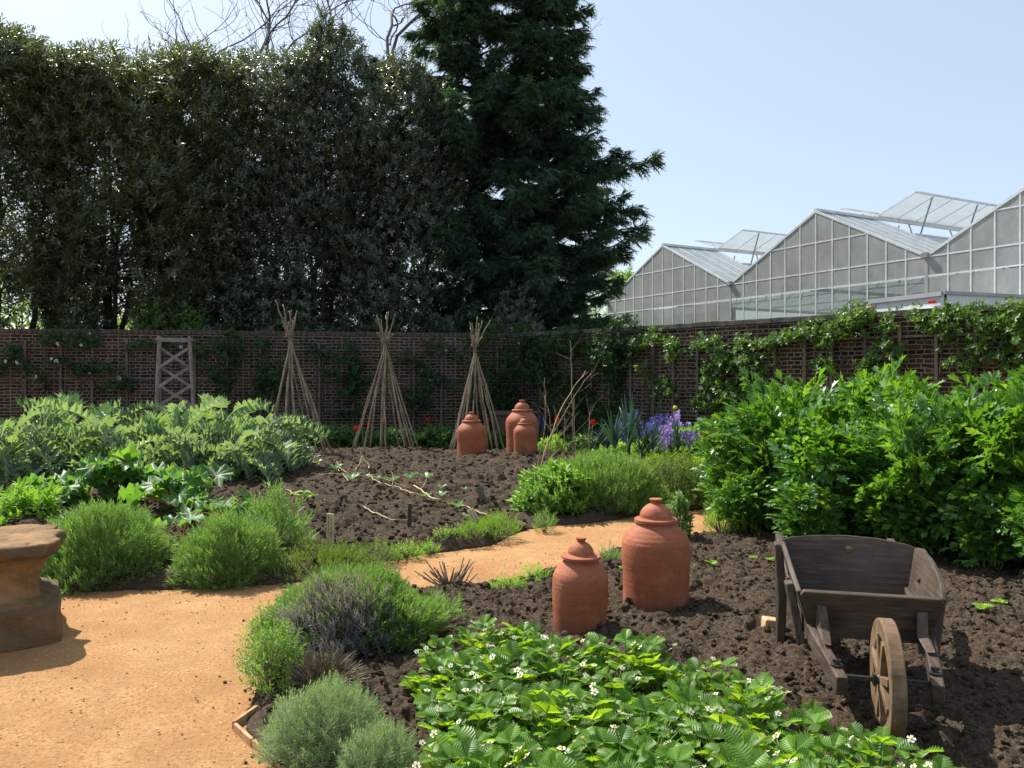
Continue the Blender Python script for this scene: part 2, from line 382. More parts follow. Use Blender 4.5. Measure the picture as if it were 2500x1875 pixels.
def mk_stone():
    m, nt, out = newmat('weathered_stone'); b = bsdf(nt, out, .9, .25); v = coords(nt)
    n1 = noise(nt, v, 3.5, 6, .7); n2 = noise(nt, v, 12, 6, .7)
    c = ramp(nt, n1, [(.28, (.08, .055, .038)), (.42, (.2, .125, .06)), (.58, (.34, .2, .085)), (.75, (.44, .31, .18))])
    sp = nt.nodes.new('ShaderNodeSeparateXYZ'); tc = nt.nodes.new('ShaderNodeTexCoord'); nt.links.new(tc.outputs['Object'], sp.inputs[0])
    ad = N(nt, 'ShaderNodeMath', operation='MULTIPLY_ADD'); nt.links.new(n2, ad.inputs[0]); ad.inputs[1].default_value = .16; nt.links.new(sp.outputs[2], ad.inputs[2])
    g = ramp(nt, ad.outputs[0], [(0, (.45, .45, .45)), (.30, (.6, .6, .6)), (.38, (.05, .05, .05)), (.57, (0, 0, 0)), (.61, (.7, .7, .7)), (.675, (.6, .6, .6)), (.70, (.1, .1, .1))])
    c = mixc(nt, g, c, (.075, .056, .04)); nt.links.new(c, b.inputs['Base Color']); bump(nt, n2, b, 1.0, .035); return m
M['stone'] = mk_stone()
def mk_glass(name, c1, c2, tr, rough=.25):
    m, nt, out = newmat(name); b = nt.nodes.new('ShaderNodeBsdfPrincipled'); b.inputs['Roughness'].default_value = rough
    b.inputs['Specular IOR Level'].default_value = .1 if 'wash' in name else .6
    v = coords(nt); n = noise(nt, coords(nt, 'Object', (1, 1, .5)), 1.1, 6, .75)
    c = ramp(nt, n, [(.3, c1), (.7, c2)]); nt.links.new(c, b.inputs['Base Color'])
    t = nt.nodes.new('ShaderNodeBsdfTransparent'); t.inputs[0].default_value = (.93, .96, .95, 1)
    mx = nt.nodes.new('ShaderNodeMixShader'); mx.inputs[0].default_value = tr
    tl = nt.nodes.new('ShaderNodeBsdfTranslucent'); nt.links.new(c, tl.inputs[0]); m2 = nt.nodes.new('ShaderNodeMixShader'); m2.inputs[0].default_value = .12 if name == 'whitewashed_glass' else .35
    nt.links.new(b.outputs[0], m2.inputs[1]); nt.links.new(tl.outputs[0], m2.inputs[2])
    nt.links.new(m2.outputs[0], mx.inputs[1]); nt.links.new(t.outputs[0], mx.inputs[2]); nt.links.new(mx.outputs[0], out.inputs[0]); return m
M['gwash'] = mk_glass('whitewashed_glass', (.27, .285, .275), (.47, .485, .465), .2, .9)
M['gclear'] = mk_glass('clear_glass', (.26, .28, .27), (.36, .38, .36), .6, .1)
M['groof'] = mk_glass('roof_glass', (.42, .46, .49), (.56, .6, .62), .35, .15)
M['gvent'] = mk_glass('vent_glass', (.5, .54, .58), (.64, .67, .7), .5, .2)
M['screen'] = simple('shade_screen', (.3, .31, .3), (.4, .41, .39), 2, .9, 0)
def mk_tagwood():
    m, nt, out = newmat('label_wood'); b = bsdf(nt, out, .8, .3); n = noise(nt, coords(nt, 'Object', (6, 6, 1)), 12, 5)
    nt.links.new(ramp(nt, n, [(.3, (.5, .38, .22)), (.7, (.7, .56, .36))]), b.inputs['Base Color']); return m
M['tag'] = mk_tagwood()
M['ink'] = simple('faded_ink', (.1, .08, .06), (.16, .13, .1), 20, .9, 0)

# ------------------------------------------------------------------ world, sun, camera
SUN_AZ, SUN_EL = 45.0, 51.0   # degrees left of the view axis, elevation
sd = Vector((-math.sin(math.radians(SUN_AZ)) * math.cos(math.radians(SUN_EL)), math.cos(math.radians(SUN_AZ)) * math.cos(math.radians(SUN_EL)), math.sin(math.radians(SUN_EL))))
w = bpy.data.worlds.new('World'); scn.world = w; w.use_nodes = True
nt = w.node_tree; bg = nt.nodes['Background']
sky = nt.nodes.new('ShaderNodeTexSky'); sky.sky_type = 'NISHITA'; sky.sun_disc = False
sky.sun_elevation = math.radians(SUN_EL); sky.sun_rotation = math.radians(-SUN_AZ)
sky.air_density = 1.0; sky.dust_density = 1.5; sky.ozone_density = 1.0
nt.links.new(mixc(nt, .5, sky.outputs[0], (3.35, 3.85, 4.25)), bg.inputs[0]); bg.inputs[1].default_value = .113
sl = bpy.data.lights.new('sun', 'SUN'); sl.energy = 4.4; sl.angle = math.radians(.5); sl.color = (1, .95, .87)
so = bpy.data.objects.new('sun', sl); COL.objects.link(so); so.rotation_euler = sd.to_track_quat('Z', 'Y').to_euler(); so.location = (-10, 10, 20)
cam = bpy.data.cameras.new('camera'); cam.sensor_width = 36; cam.lens = 36 * F / 2500; cam.shift_y = -(937.5 - HY) / 2500
cam.clip_end = 800; cam.clip_start = .05
co = bpy.data.objects.new('camera', cam); COL.objects.link(co); co.location = (0, 0, EYE); co.rotation_euler = (PI / 2, 0, 0)
scn.camera = co
scn.view_settings.view_transform = 'Standard'; scn.view_settings.look = 'None'; scn.view_settings.exposure = 0.9
scn.render.engine = 'CYCLES'
try:
    scn.cycles.max_bounces = 7; scn.cycles.diffuse_bounces = 3; scn.cycles.transparent_max_bounces = 12
    scn.cycles.glossy_bounces = 2; scn.cycles.transmission_bounces = 4; scn.cycles.use_denoising = True
except Exception: pass

# ------------------------------------------------------------------ ground, path, beds
mb = MB(); mb.add([(-300, -60, -.06), (300, -60, -.06), (300, 500, -.06), (-300, 500, -.06)], [[0, 1, 2, 3]])
tag(mb.build('ground', M['ground']), 'rough ground beyond the garden walls', 'ground', kind='structure')
gx = np.linspace(-14, 9, 150); gy = np.linspace(-1, 20.5, 150)
XX, YY = np.meshgrid(gx, gy); ZZ = .012 * (vn(XX * 1.1, YY * 1.1, s=3) - .5) - .005
n = 150; q = [[i * n + j, i * n + j + 1, (i + 1) * n + j + 1, (i + 1) * n + j] for i in range(n - 1) for j in range(n - 1)]
mb = MB(); mb.add(np.stack([XX, YY, ZZ], -1), q)
tag(mb.build('path', M['path'], smooth=True), 'orange hoggin gravel path', 'path', kind='structure')

def sdf(poly, x, y):
    d = np.full_like(x, 1e9); ins = np.zeros(x.shape, bool); n = len(poly)
    for i in range(n):
        ax, ay = poly[i]; bx, by = poly[(i + 1) % n]; ex, ey = bx - ax, by - ay
        t = np.clip(((x - ax) * ex + (y - ay) * ey) / (ex * ex + ey * ey), 0, 1)
        d = np.minimum(d, (x - ax - t * ex) ** 2 + (y - ay - t * ey) ** 2)
        c = ((ay > y) != (by > y)) & (x < (bx - ax) * (y - ay) / (by - ay + 1e-12) + ax); ins ^= c
    return np.where(ins, 1, -1) * np.sqrt(d)
BEDA = [(-1.19, 3.62), (-1.44, 4.85), (-1.5, 5.5), (-.62, 6.0), (-.05, 6.2), (.25, 6.55), (.9, 7.35), (1.9, 8.1), (2.6, 8.9), (4.2, 10.6), (7.5, 10.6), (8, 2), (0, 1.6), (-.58, 2.85), (-.92, 3.28)]
BEDB = [(-3.7, 5.95), (-2.2, 6.05), (-1.55, 6.25), (-1.1, 6.95), (-.2, 7.6), (.15, 8.45), (.95, 8.85), (1.6, 9.4), (2.6, 9.9), (3.4, 10.9), (3.7, 12.2), (3.3, 14.3), (.6, 16.6), (-5, 16.6), (-10, 15.5), (-10, 6.2), (-5.5, 6.1)]
WL0, WC, WR0 = np.array([-14.5, 17.98]), np.array([0.05, 20.62]), np.array([9.6, 10.0])
def offs(a, b, k):  # inner offset of a wall line
    d = nrm(np.array(b) - np.array(a)); nn = np.array([d[1], -d[0]]); return np.array(a) + nn * k, np.array(b) + nn * k
_l = offs(WL0, WC, 1.9); _r = offs(WC, WR0, 1.5)
BEDD = [tuple(WL0), tuple(WC), tuple(WR0), tuple(_r[1]), (.6, 17.6), tuple(_l[0])]
def clods(x, y, amp=1.0, big=1.0):
    wx = x + .055 * (vn(x * 13, y * 13, s=21) - .5) + .02 * (vn(x * 37, y * 37, s=23) - .5); wy = y + .055 * (vn(x * 13, y * 13, s=22) - .5) + .02 * (vn(x * 37, y * 37, s=24) - .5)
    d1, i1 = worley(wx * 7.5, wy * 7.5, 1); d2, i2 = worley(wx * 17, wy * 17, 2); d3, i3 = worley(wx * 38, wy * 38, 3)
    h = .045 * big * (1 - np.minimum(d1, 1) ** 2) * i1 ** 1.6 + .022 * (1 - np.minimum(d2, 1) ** 2) * (.25 + i2) + .02 * (vn(x * 9, y * 9, s=43) - .5) + .015 * (1 - np.minimum(d3, 1) ** 2) * (.3 + i3) + .012 * (vn(x * 48, y * 48, s=41) - .5)
    return amp * h * (.55 + .9 * vn(x * 1.7, y * 1.7, s=8))
def sm(t): t = np.clip(t, 0, 1); return t * t * (3 - 2 * t)
def hA(x, y):
    d = sdf(BEDA, x, y) + .05 * (vn(x * 6, y * 6, s=31) - .5)
    h = .01 + .015 * sm(d / .35) + .035 * (vn(x * 1.2, y * 1.2, s=11) - .4) * sm(d / .4)
    h = h + clods(x, y) * sm(d / .12)
    h = h + .05 * np.exp(-((x - 1.35) ** 2 + (y - 5.0) ** 2) / .35)
    return np.where(d > 0, h, -.05)
def hB(x, y):
    d = sdf(BEDB, x, y) + .07 * (vn(x * 5, y * 5, s=32) - .5)
    h = .01 + .05 * sm(d / .3) + .10 * sm((d - .5) / 1.8) + .06 * (vn(x * .9, y * .9, s=12) - .4) * sm(d / .6)
    h = h + .11 * np.exp(-((x + 2.6) ** 2 / 1.2 + (y - 8.4) ** 2 / 1.4)) + .10 * np.exp(-((x + 1.2) ** 2 / 10 + (y - 13) ** 2 / 5))
    h = h + clods(x, y, 1.1, 1.25) * sm(d / .12)
    return np.where(d > 0, h, -.05)
def hD(x, y):
    d = sdf(BEDD, x, y)
    return np.where(d > 0, .02 + .07 * sm(d / .4) + clods(x, y), -.05)
def bed(name, label, poly, hf, step, rect):
    x0, x1, y0, y1 = rect
    gx = np.arange(x0, x1, step); gy = np.arange(y0, y1, step); X, Y = np.meshgrid(gx, gy)
    Z = hf(X, Y); m = Z > -.04
    nx = len(gx); idx = np.arange(X.size).reshape(X.shape)
    keep = (m[:-1, :-1] | m[1:, :-1] | m[:-1, 1:] | m[1:, 1:])
    Q = np.stack([idx[:-1, :-1], idx[:-1, 1:], idx[1:, 1:], idx[1:, :-1]], -1)[keep]
    used = np.unique(Q); re = np.full(X.size, -1); re[used] = np.arange(len(used))
    V = np.stack([X, Y, Z], -1).reshape(-1, 3)[used]; Q = re[Q]
    b = MB(); b.V = [V]; b.L = [Q.ravel()]; b.C = [np.full(len(Q), 4)]; b.M = [np.zeros(len(Q), np.int32)]; b.n = len(V)
    return tag(b.build(name, M['soil'], smooth=True), label, 'soil', kind='structure')
bed('soil_bed', 'dark dug soil of the bed in the foreground', BEDA, hA, .0105, (-1.7, 6.2, 2.3, 9.2))
bed('soil_bed', 'dark dug soil of the middle bed', BEDB, hB, .024, (-9.6, 4.0, 5.7, 16.8))
bed('soil_bed', 'soil of the border under the brick walls', BEDD, hD, .09, (-14, 9.8, 9.5, 20.7))
def HA(x, y): return float(hA(np.array([float(x)]), np.array([float(y)]))[0])
def HB(x, y): return float(hB(np.array([float(x)]), np.array([float(y)]))[0])
def HD(x, y): return float(hD(np.array([float(x)]), np.array([float(y)]))[0])

# stones, clods, straw
def ico():
    t = (1 + 5 ** .5) / 2
    v = nrm(np.array([(-1, t, 0), (1, t, 0), (-1, -t, 0), (1, -t, 0), (0, -1, t), (0, 1, t), (0, -1, -t), (0, 1, -t), (t, 0, -1), (t, 0, 1), (-t, 0, -1), (-t, 0, 1)]))
    f = [(0, 11, 5), (0, 5, 1), (0, 1, 7), (0, 7, 10), (0, 10, 11), (1, 5, 9), (5, 11, 4), (11, 10, 2), (10, 7, 6), (7, 1, 8), (3, 9, 4), (3, 4, 2), (3, 2, 6), (3, 6, 8), (3, 8, 9), (4, 9, 5), (2, 4, 11), (6, 2, 10), (8, 6, 7), (9, 8, 1)]
    return v, f
def rock_tpl(seed):
    v, f = ico(); r = np.random.default_rng(seed); return tpl(v * r.uniform(.65, 1.2, (12, 1)) * (1, .85, .6), f)
ROCKS = [rock_tpl(i) for i in range(5)]
def scatter_rocks(name, label, cat, n, rect, sz, hf, ok, mat, sink=.2):
    b = MB()
    for k, T in enumerate(ROCKS):
        x = U(rect[0], rect[1], n // 5); y = rect[2] + (rect[3] - rect[2]) * U(0, 1, n // 5) ** 1.3
        m = ok(x, y); x, y = x[m], y[m]; s = sz * U(.25, 1.05, len(x)) ** 2.4 * 1.0 + .002
        z = hf(x, y) + s * sink
        D = np.stack([U(-1, 1, len(x)), U(-1, 1, len(x)), U(-.3, .3, len(x))], 1)
        b.inst(T, np.stack([x, y, z], 1), D, (U(-.3, .3), .1, 1), s)
    return tag(b.build(name, mat), label, cat, kind='stuff')
onpath = lambda x, y: (sdf(BEDA, x, y) < -.0) & (sdf(BEDB, x, y) < 0) & (np.abs(x) < y * .68)
scatter_rocks('pebbles', 'small pebbles scattered over the orange gravel path', 'pebbles', 4200, (-5, 3, 2.9, 9.5), .0075, lambda x, y: 0 * x, onpath, simple('pebble', (.3, .17, .08), (.6, .42, .24), 9, .9, 0))
m_clod = M['soil']
scatter_rocks('soil_clods', 'loose clods lying on the dug soil', 'clods', 15000, (-1.4, 5.5, 2.6, 8.8), .026, hA, lambda x, y: (sdf(BEDA, x, y) > .06) & (x < y * .68), m_clod, .25)
scatter_rocks('soil_clods', 'clods on the dug soil of the middle bed', 'clods', 14000, (-6.5, 3, 6.3, 15.8), .036, hB, lambda x, y: (sdf(BEDB, x, y) > .08), m_clod, .25)
scatter_rocks('soil_crumbs', 'dark soil crumbs spilled from the beds onto the edges of the path', 'soil crumbs', 9000, (-4.5, 3, 3.0, 9.6), .011, lambda x, y: 0 * x, lambda x, y: (sdf(BEDA, x, y) < 0) & (sdf(BEDB, x, y) < 0) & (np.maximum(sdf(BEDA, x, y), sdf(BEDB, x, y)) > -.32 * U(0, 1, len(x)) ** 2.5), m_clod)
STRAW = tpl([(0, 0, 0), (.04, .5, .06), (0, 1, 0), (-.04, .5, .06)], [(0, 1, 2, 3)])
b = MB()
for rect, hf, n, L in (((-1.3, 5.2, 2.7, 8.5), hA, 2300, .04), ((-6, 3, 6.3, 15), hB, 2600, .055)):
    x = U(rect[0], rect[1], n); y = U(rect[2], rect[3], n); z = hf(x, y); m = z > .02
    x, y, z = x[m], y[m], z[m] + .007
    D = np.stack([U(-1, 1, len(x)), U(-1, 1, len(x)), U(-.25, .25, len(x))], 1)
    b.inst(STRAW, np.stack([x, y, z], 1), D, (0, 0, 1), L * U(.25, 1, len(x)) ** 2)
tag(b.build('straw_litter', M['straw_twig']), 'bits of pale straw and dry stem littering the soil', 'straw', kind='stuff')

# ------------------------------------------------------------------ walls
def wall(label, a, b_, ztop, cap, capmat, over, capn):
    a = np.array(a); b_ = np.array(b_); L = float(np.linalg.norm(b_ - a)); ang = math.atan2(b_[1] - a[1], b_[0] - a[0])
    t = thing('brick_wall', label, 'wall', (a[0], a[1], 0), ang)
    MB().box((L / 2, .17, ztop / 2 - .1), (L, .34, ztop + .2)).build('brickwork', M['brick'], t)
    c = MB(); x = 0.0
    while x < L:
        w2 = capn * random.uniform(.9, 1.1); w2 = min(w2, L - x)
        j = random.uniform(-.006, .006)
        c.box((x + w2 / 2, .17 + random.uniform(-.004, .004), ztop + cap / 2 + j), (w2 - .008, .34 + over * 2, cap))
        x += w2
    c.build('coping', capmat, t, bevel=.012)
    return t
WT = 2.58
wall('long shaded brick wall with a flat brick top under the dark trees', WL0, WC, WT, .10, M['copbrick'], .012, .115)
wall('dark brick wall with stone coping below the greenhouse', WC, WR0, WT, .10, M['coping'], .035, .6)
def wallframe(a, b_):
    a = np.array(a, float); b_ = np.array(b_, float); d = nrm(b_ - a); nn = np.array([d[1], -d[0]])
    return a, d, nn, float(np.linalg.norm(b_ - a))
def on_wall(W, px, py, off=0.0):
    a, d, nn, L = W; a = a + nn * off; rx = (px - CX) / F
    # a + s d = t (rx,1)
    A = np.array([[rx, -d[0]], [1, -d[1]]]); t, s = np.linalg.solve(A, a)
    return np.array([rx * t, t, EYE - (py - HY) / F * t]), s
WLf, WRf = wallframe(WL0, WC), wallframe(WC, WR0)
def trellis(label, W, sp, s0, s1, tops):
    a, d, nn, L = W; t = thing('wall_trellis', label, 'trellis', (0, 0, 0))
    for z in (.80, 1.55, 2.24):
        p = a + nn * .02
        MB().bar((*(p + d * s0), z), (*(p + d * s1), z), .04, .04).build('rail', M['trellis'], t)
    s = s0 + .1
    while s < s1:
        p = a + nn * .055 + d * (s + random.uniform(-.04, .04)); zt = tops + random.uniform(-.05, .05); l = random.uniform(-.02, .02)
        MB().bar((*p, .02), (*(p + d * l), zt), .052, .028, up=(nn[0], nn[1], 0)).build('batten', M['trellis'], t)
        s += sp * random.uniform(.92, 1.08)
trellis('grey batten trellis fixed along the shaded wall under the trees', WLf, .72, 2.0, 14.5, 2.46)
trellis('grey batten trellis fixed along the wall below the greenhouse', WRf, .56, .3, 13.0, 2.42)

def wob(p0, p1, n, amp, rng=random):
    p0 = np.asarray(p0, float); p1 = np.asarray(p1, float); ts = np.linspace(0, 1, n)
    pts = p0[None] * (1 - ts[:, None]) + p1[None] * ts[:, None]
    off = np.cumsum(RNG.normal(0, 1, (n, 3)), 0); off -= ts[:, None] * off[-1:]
    return pts + off * amp
def espalier(label, W, base_px, arms, n_per_m, mat, leafs=.075, blossom=0, group=None, spread=.14, above=0):
    """base_px: (px, py top) of the stem; arms: polylines in px on the wall plane"""
    p, s = on_wall(W, base_px[0], base_px[1], .1); a, d, nn, L = W
    foot = a + nn * .22 + d * s; t = thing('espalier_tree', label, 'wall shrub', (foot[0], foot[1], 0), group=group)
    o = np.array([foot[0], foot[1], 0])
    st = MB(); st.tube(wob((0, 0, 0), p - o, 8, .015), np.linspace(.03, .014, 8), 6); lv = MB(); bl = MB(); n3 = np.array([nn[0], nn[1], 0])
    for arm in arms:
        pts = np.array([on_wall(W, x, y, .12)[0] for x, y in arm]) - o
        ts = np.linspace(0, 1, 14); ii = ts * (len(pts) - 1); k = np.minimum(ii.astype(int), len(pts) - 2); f = (ii - k)[:, None]
        pl = pts[k] * (1 - f) + pts[k + 1] * f; pl += RNG.normal(0, .012, pl.shape)
        st.tube(pl, np.linspace(.013, .005, 14), 5)
        ln = float(np.sum(np.linalg.norm(np.diff(pl, axis=0), axis=1))); m = int(ln * n_per_m * 1.35) + 3
        u = U(0, 13, m); k = np.minimum(u.astype(int), 12); f = (u - k)[:, None]
        c = pl[k] * (1 - f) + pl[k + 1] * f + RNG.normal(0, spread, (m, 3)) * (1, 1, 1) * .6 + n3 * np.abs(RNG.normal(0, spread, (m, 1)))
        D = nrm(RNG.normal(0, .6, (m, 3)) + n3 * .5 + np.array([0, 0, .3]))
        lv.inst(SH_ESP, c, D, (0, 0, 1), leafs * U(.7, 1.25, m) / .075)
        if blossom:
            q = int(m * blossom); bl.inst(BLOOM, c[:q] + n3 * .06, n3 + RNG.normal(0, .4, (q, 3)), (0, 0, 1), U(.03, .055, q))
    st.build('branches', M['bark'], t, smooth=True); lv.build('foliage', mat, t)
    if blossom: bl.build('blossom', M['petal'], t)
    return t
SH_ESP = shoot_tpl(7, strip_leaf([(0, .03, 0), (.3, .26, 0), (.65, .24, 0), (1, 0, 0)], .3, .2), .07, .085, 1.3, 9)
def bloom_tpl(n=5, w=.35):
    V = [(0, 0, 0)]; Fs = []
    for i in range(n):
        a = i * 2 * PI / n; k = len(V)
        for da, r in ((-w, .7), (-w * .6, 1.0), (w * .6, 1.0), (w, .7)):
            V.append((math.cos(a + da) * r, .12 * r, math.sin(a + da) * r))
        Fs.append((0, k, k + 1, k + 2, k + 3))
    return tpl(V, Fs)
BLOOM = bloom_tpl(5, .5)
# shaded wall
L_ESP = [((110, 850), [[(20, 850), (60, 900), (130, 940)], [(110, 830), (180, 835), (250, 840)], [(0, 920), (40, 860)]], .07, 'wall shrub with white blossom at the far end of the shaded wall'),
         ((200, 880), [[(110, 825), (180, 822), (240, 830)], [(130, 880), (200, 900), (290, 900)], [(240, 950), (330, 930)]], .06, 'flowering wall shrub with bright leaf tips between battens of the shaded wall'),
         ((380, 830), [[(330, 850), (400, 830), (455, 860)], [(470, 840), (500, 870)]], .05, 'low wall shrub behind the lattice obelisk'),
         ((530, 820), [[(550, 812), (590, 830), (580, 900)], [(520, 830), (560, 870), (570, 940)], [(480, 890), (540, 920), (560, 980)]], 0, 'dense climber reaching over the shaded wall right of the lattice obelisk'),
         ((650, 830), [[(640, 825), (650, 880), (640, 940)], [(620, 940), (680, 960), (700, 930)], [(600, 990), (690, 900)]], 0, 'wall shrub behind the leftmost pole wigwam'),
         ((790, 850), [[(760, 840), (800, 870), (850, 880)], [(780, 900), (860, 930), (840, 960)], [(880, 880), (860, 930)]], 0, 'wall shrub between the first and middle pole wigwams'),
         ((870, 900), [[(850, 830), (870, 900), (860, 980)], [(830, 960), (900, 930)], [(820, 1010), (890, 1000)]], 0, 'shrub on the shaded wall just left of the middle pole wigwam'),
         ((1000, 880), [[(960, 870), (1010, 880), (1040, 910)], [(980, 960), (1030, 970), (1040, 1000)], [(990, 990), (1060, 940)]], 0, 'shrub on the shaded wall just right of the middle pole wigwam'),
         ((1050, 880), [[(1040, 840), (1070, 850), (1100, 860)], [(1040, 930), (1110, 930)]], .04, 'thin wall shrub left of the rightmost pole wigwam')]
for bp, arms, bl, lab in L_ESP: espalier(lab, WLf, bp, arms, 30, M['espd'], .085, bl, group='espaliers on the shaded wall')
R_ESP = [((1340, 860), [[(1330, 830), (1340, 900), (1350, 980)], [(1300, 850), (1350, 860), (1390, 850)], [(1310, 930), (1380, 920)]], 'espd', 28, 'dark wall shrub nearest the corner on the wall below the greenhouse'),
         ((1420, 900), [[(1400, 830), (1430, 850), (1460, 830)], [(1400, 920), (1440, 960), (1460, 1000)]], 'espd', 24, 'thin dark shrub on the brick wall behind the tall twigs'),
         ((1515, 830), [[(1500, 800), (1530, 790), (1560, 800)], [(1510, 820), (1540, 850), (1560, 870)], [(1500, 850), (1530, 900), (1500, 950)]], 'espd', 40, 'wall shrub poking above the coping in front of the first greenhouse gable'),
         ((1590, 870), [[(1560, 850), (1590, 820), (1620, 815)], [(1600, 830), (1660, 840), (1650, 870)], [(1570, 900), (1620, 940), (1650, 960)]], 'esp', 38, 'espalier with light green leaves on the wall behind the bluebells'),
         ((1660, 950), [[(1690, 840), (1740, 838), (1765, 850)], [(1730, 900), (1760, 875), (1790, 880)], [(1720, 960), (1760, 925), (1790, 940)], [(1740, 990), (1790, 960), (1830, 960)], [(1720, 920), (1790, 990)], [(1780, 890), (1820, 900), (1880, 905)], [(1810, 850), (1830, 840)], [(1820, 930), (1850, 880), (1830, 870)], [(1790, 1010), (1860, 950), (1880, 940)], [(1700, 980), (1760, 1000)]], 'esp', 52, 'largest espalier spreading pale green leaves over the brick wall behind the lovage'),
         ((1900, 860), [[(1860, 850), (1890, 835), (1930, 825)], [(1930, 825), (1970, 812), (2010, 810)], [(2010, 815), (2060, 805)]], 'esp', 55, 'long leafy arm trained along the top of the brick wall'),
         ((2060, 870), [[(2050, 805), (2070, 810), (2080, 795)], [(2000, 890), (2040, 885)], [(2030, 830), (2010, 830)]], 'esp', 40, 'espalier with yellowing leaves beside the long leafy arm'),
         ((2115, 850), [[(2070, 770), (2100, 760), (2130, 790)], [(2080, 780), (2110, 790)], [(2110, 900), (2140, 880)]], 'esp', 60, 'bright leafy tuft rising over the coping before the white van'),
         ((2180, 860), [[(2150, 830), (2190, 850), (2210, 870)], [(2160, 810), (2180, 790)], [(2160, 920), (2200, 920)]], 'esp', 45, 'espalier below the rear corner of the white van'),
         ((2300, 850), [[(2240, 770), (2260, 790), (2280, 810)], [(2300, 790), (2330, 770), (2370, 760)], [(2300, 800), (2340, 820)], [(2340, 880), (2380, 900)]], 'esp', 50, 'leafy espalier under the side of the white van'),
         ((2440, 850), [[(2380, 770), (2420, 790), (2480, 780)], [(2400, 820), (2450, 800), (2500, 820)], [(2470, 750), (2500, 770)], [(2480, 850), (2510, 790)], [(2380, 860), (2450, 880), (2490, 880)]], 'esp', 60, 'densest espalier at the right end of the brick wall')]
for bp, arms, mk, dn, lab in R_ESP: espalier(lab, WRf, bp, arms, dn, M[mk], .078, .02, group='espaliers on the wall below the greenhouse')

# ivy in the corner
def leaf_cloud(b, T, c, r, n, up=.5, sc=1.0, shell=.55):
    """shoots through an ellipsoid"""
    d = nrm(RNG.normal(0, 1, (n, 3))); rr = U(shell, 1, n)[:, None] ** .7
    pos = np.asarray(c) + d * rr * np.asarray(r)
    D = nrm(d * .9 + np.array([0, 0, up]) + RNG.normal(0, .4, (n, 3)))
    b.inst(T, pos, D, RNG.normal(0, .4, (n, 3)) + np.array([0, 0, 1]), sc * U(.7, 1.25, n)); return pos
t = thing('ivy', 'dark ivy filling the corner where the two brick walls meet', 'ivy', (.1, 20.1, 0))
b = MB()
for k in range(46):
    x = random.uniform(-1.2, 2.2); c = np.array([x, -abs(x) * .35 + .15, random.uniform(.2, 2.7)]); c[1] = (.22 * x if x < 0 else -1.1 * x) + random.uniform(-.15, .05)
    leaf_cloud(b, SH_ESP, c, (.35, .25, .35), 42)
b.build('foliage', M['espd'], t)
b = MB()
for k in range(5): b.tube(wob((random.uniform(-.6, .6), 0.05, 0), (random.uniform(-1, 1.0), -.2, 2.5), 8, .04), .015, 5)
b.build('stems', M['bark'], t)

# ------------------------------------------------------------------ trees
def spray_tree(name, label, cat, x, y, h, prof, nclus, T, mat, nst, stemr, hole=None, group=None, sc=1.0, seed=0, base_w=.7, lowz=1.8, bmat='bark'):
    """prof: list of (z, radius). Shoots through a lumpy column round several upright stems"""
    t = thing(name, label, cat, (x, y, 0), group=group)
    zs = np.array([p[0] for p in prof]); rs = np.array([p[1] for p in prof])
    z = U(lowz, h, nclus * 3); a = U(0, 2 * PI, nclus * 3); rmax = np.interp(z, zs, rs)
    lump = .8 + .4 * vn(np.cos(a) * 1.7 + seed, np.sin(a) * 1.7, z * .75, seed)
    q = U(0, 1, nclus * 3); rad = rmax * lump * (q ** .45)
    px_, py_ = np.cos(a) * rad, np.sin(a) * rad
    dens = vn(px_ * 1.05 + x, py_ * 1.05 + y, z * .85, 5 + seed)
    keep = dens > (.33 if hole is None else .33 + np.interp(z, [p[0] for p in hole], [p[1] for p in hole]))
    keep &= RNG.uniform(0, 1, nclus * 3) < .6 + .6 * rmax / rs.max()
    px_, py_, z, a = px_[keep][:nclus], py_[keep][:nclus], z[keep][:nclus], a[keep][:nclus]; n = len(z)
    out = np.stack([np.cos(a), np.sin(a), np.zeros(n)], 1)
    D = nrm(out * .55 + np.array([0, 0, .75]) + RNG.normal(0, .45, (n, 3)))
    b = MB(); b.inst(T, np.stack([px_, py_, z + RNG.normal(0, .1, n)], 1), D, RNG.normal(0, .3, (n, 3)) + np.array([0, 0, 1]), sc * U(.75, 1.3, n))
    b.build('crown', mat, t)
    s = MB()
    for k in range(nst):
        a0 = k * 2.4 + random.uniform(-.4, .4); r0 = random.uniform(.1, base_w) * (k > 0); r1 = random.uniform(.35, .8) * rs.max() * (k > 0) + .1
        hh = h * random.uniform(.66, .86)
        pts = wob((math.cos(a0) * r0, math.sin(a0) * r0, -.1), (math.cos(a0) * r1, math.sin(a0) * r1, hh), 12, .07)
        hh = hh; s.tube(pts, np.linspace(stemr * random.uniform(.6, 1), .015, 12), 7)
        for j in range(7):
            i = random.randint(3, 10); a1 = random.uniform(0, 2 * PI); l = random.uniform(.5, 1.0) * np.interp(pts[i][2], zs, rs) * .8
            s.tube(wob(pts[i], pts[i] + np.array([math.cos(a1) * l, math.sin(a1) * l, l * .9]), 6, .03), np.linspace(.03, .008, 6), 4)
    s.build('trunk', M[bmat], t, smooth=True)
    return t
hole = [(1.8, .05), (2.6, .14), (3.2, .2), (5.5, .17), (7.5, .06), (9, -.02), (12, -.03)]
hole2 = [(1.8, .02), (3.5, .1), (5.5, .08), (7, 0), (12, -.03)]
evg = 'tall evergreen trees behind the shaded wall'
spray_tree('evergreen_tree', 'glossy evergreen tree at the left edge, shortest side of the row', 'tree', -14.9, 23.6, 11.3, [(1.8, 1.6), (5, 2.0), (9, 2.2), (10.6, 1.9), (11.6, .5)], 7600, SH_LAUR, M['laur'], 7, .13, hole, evg, 1.2, 1)
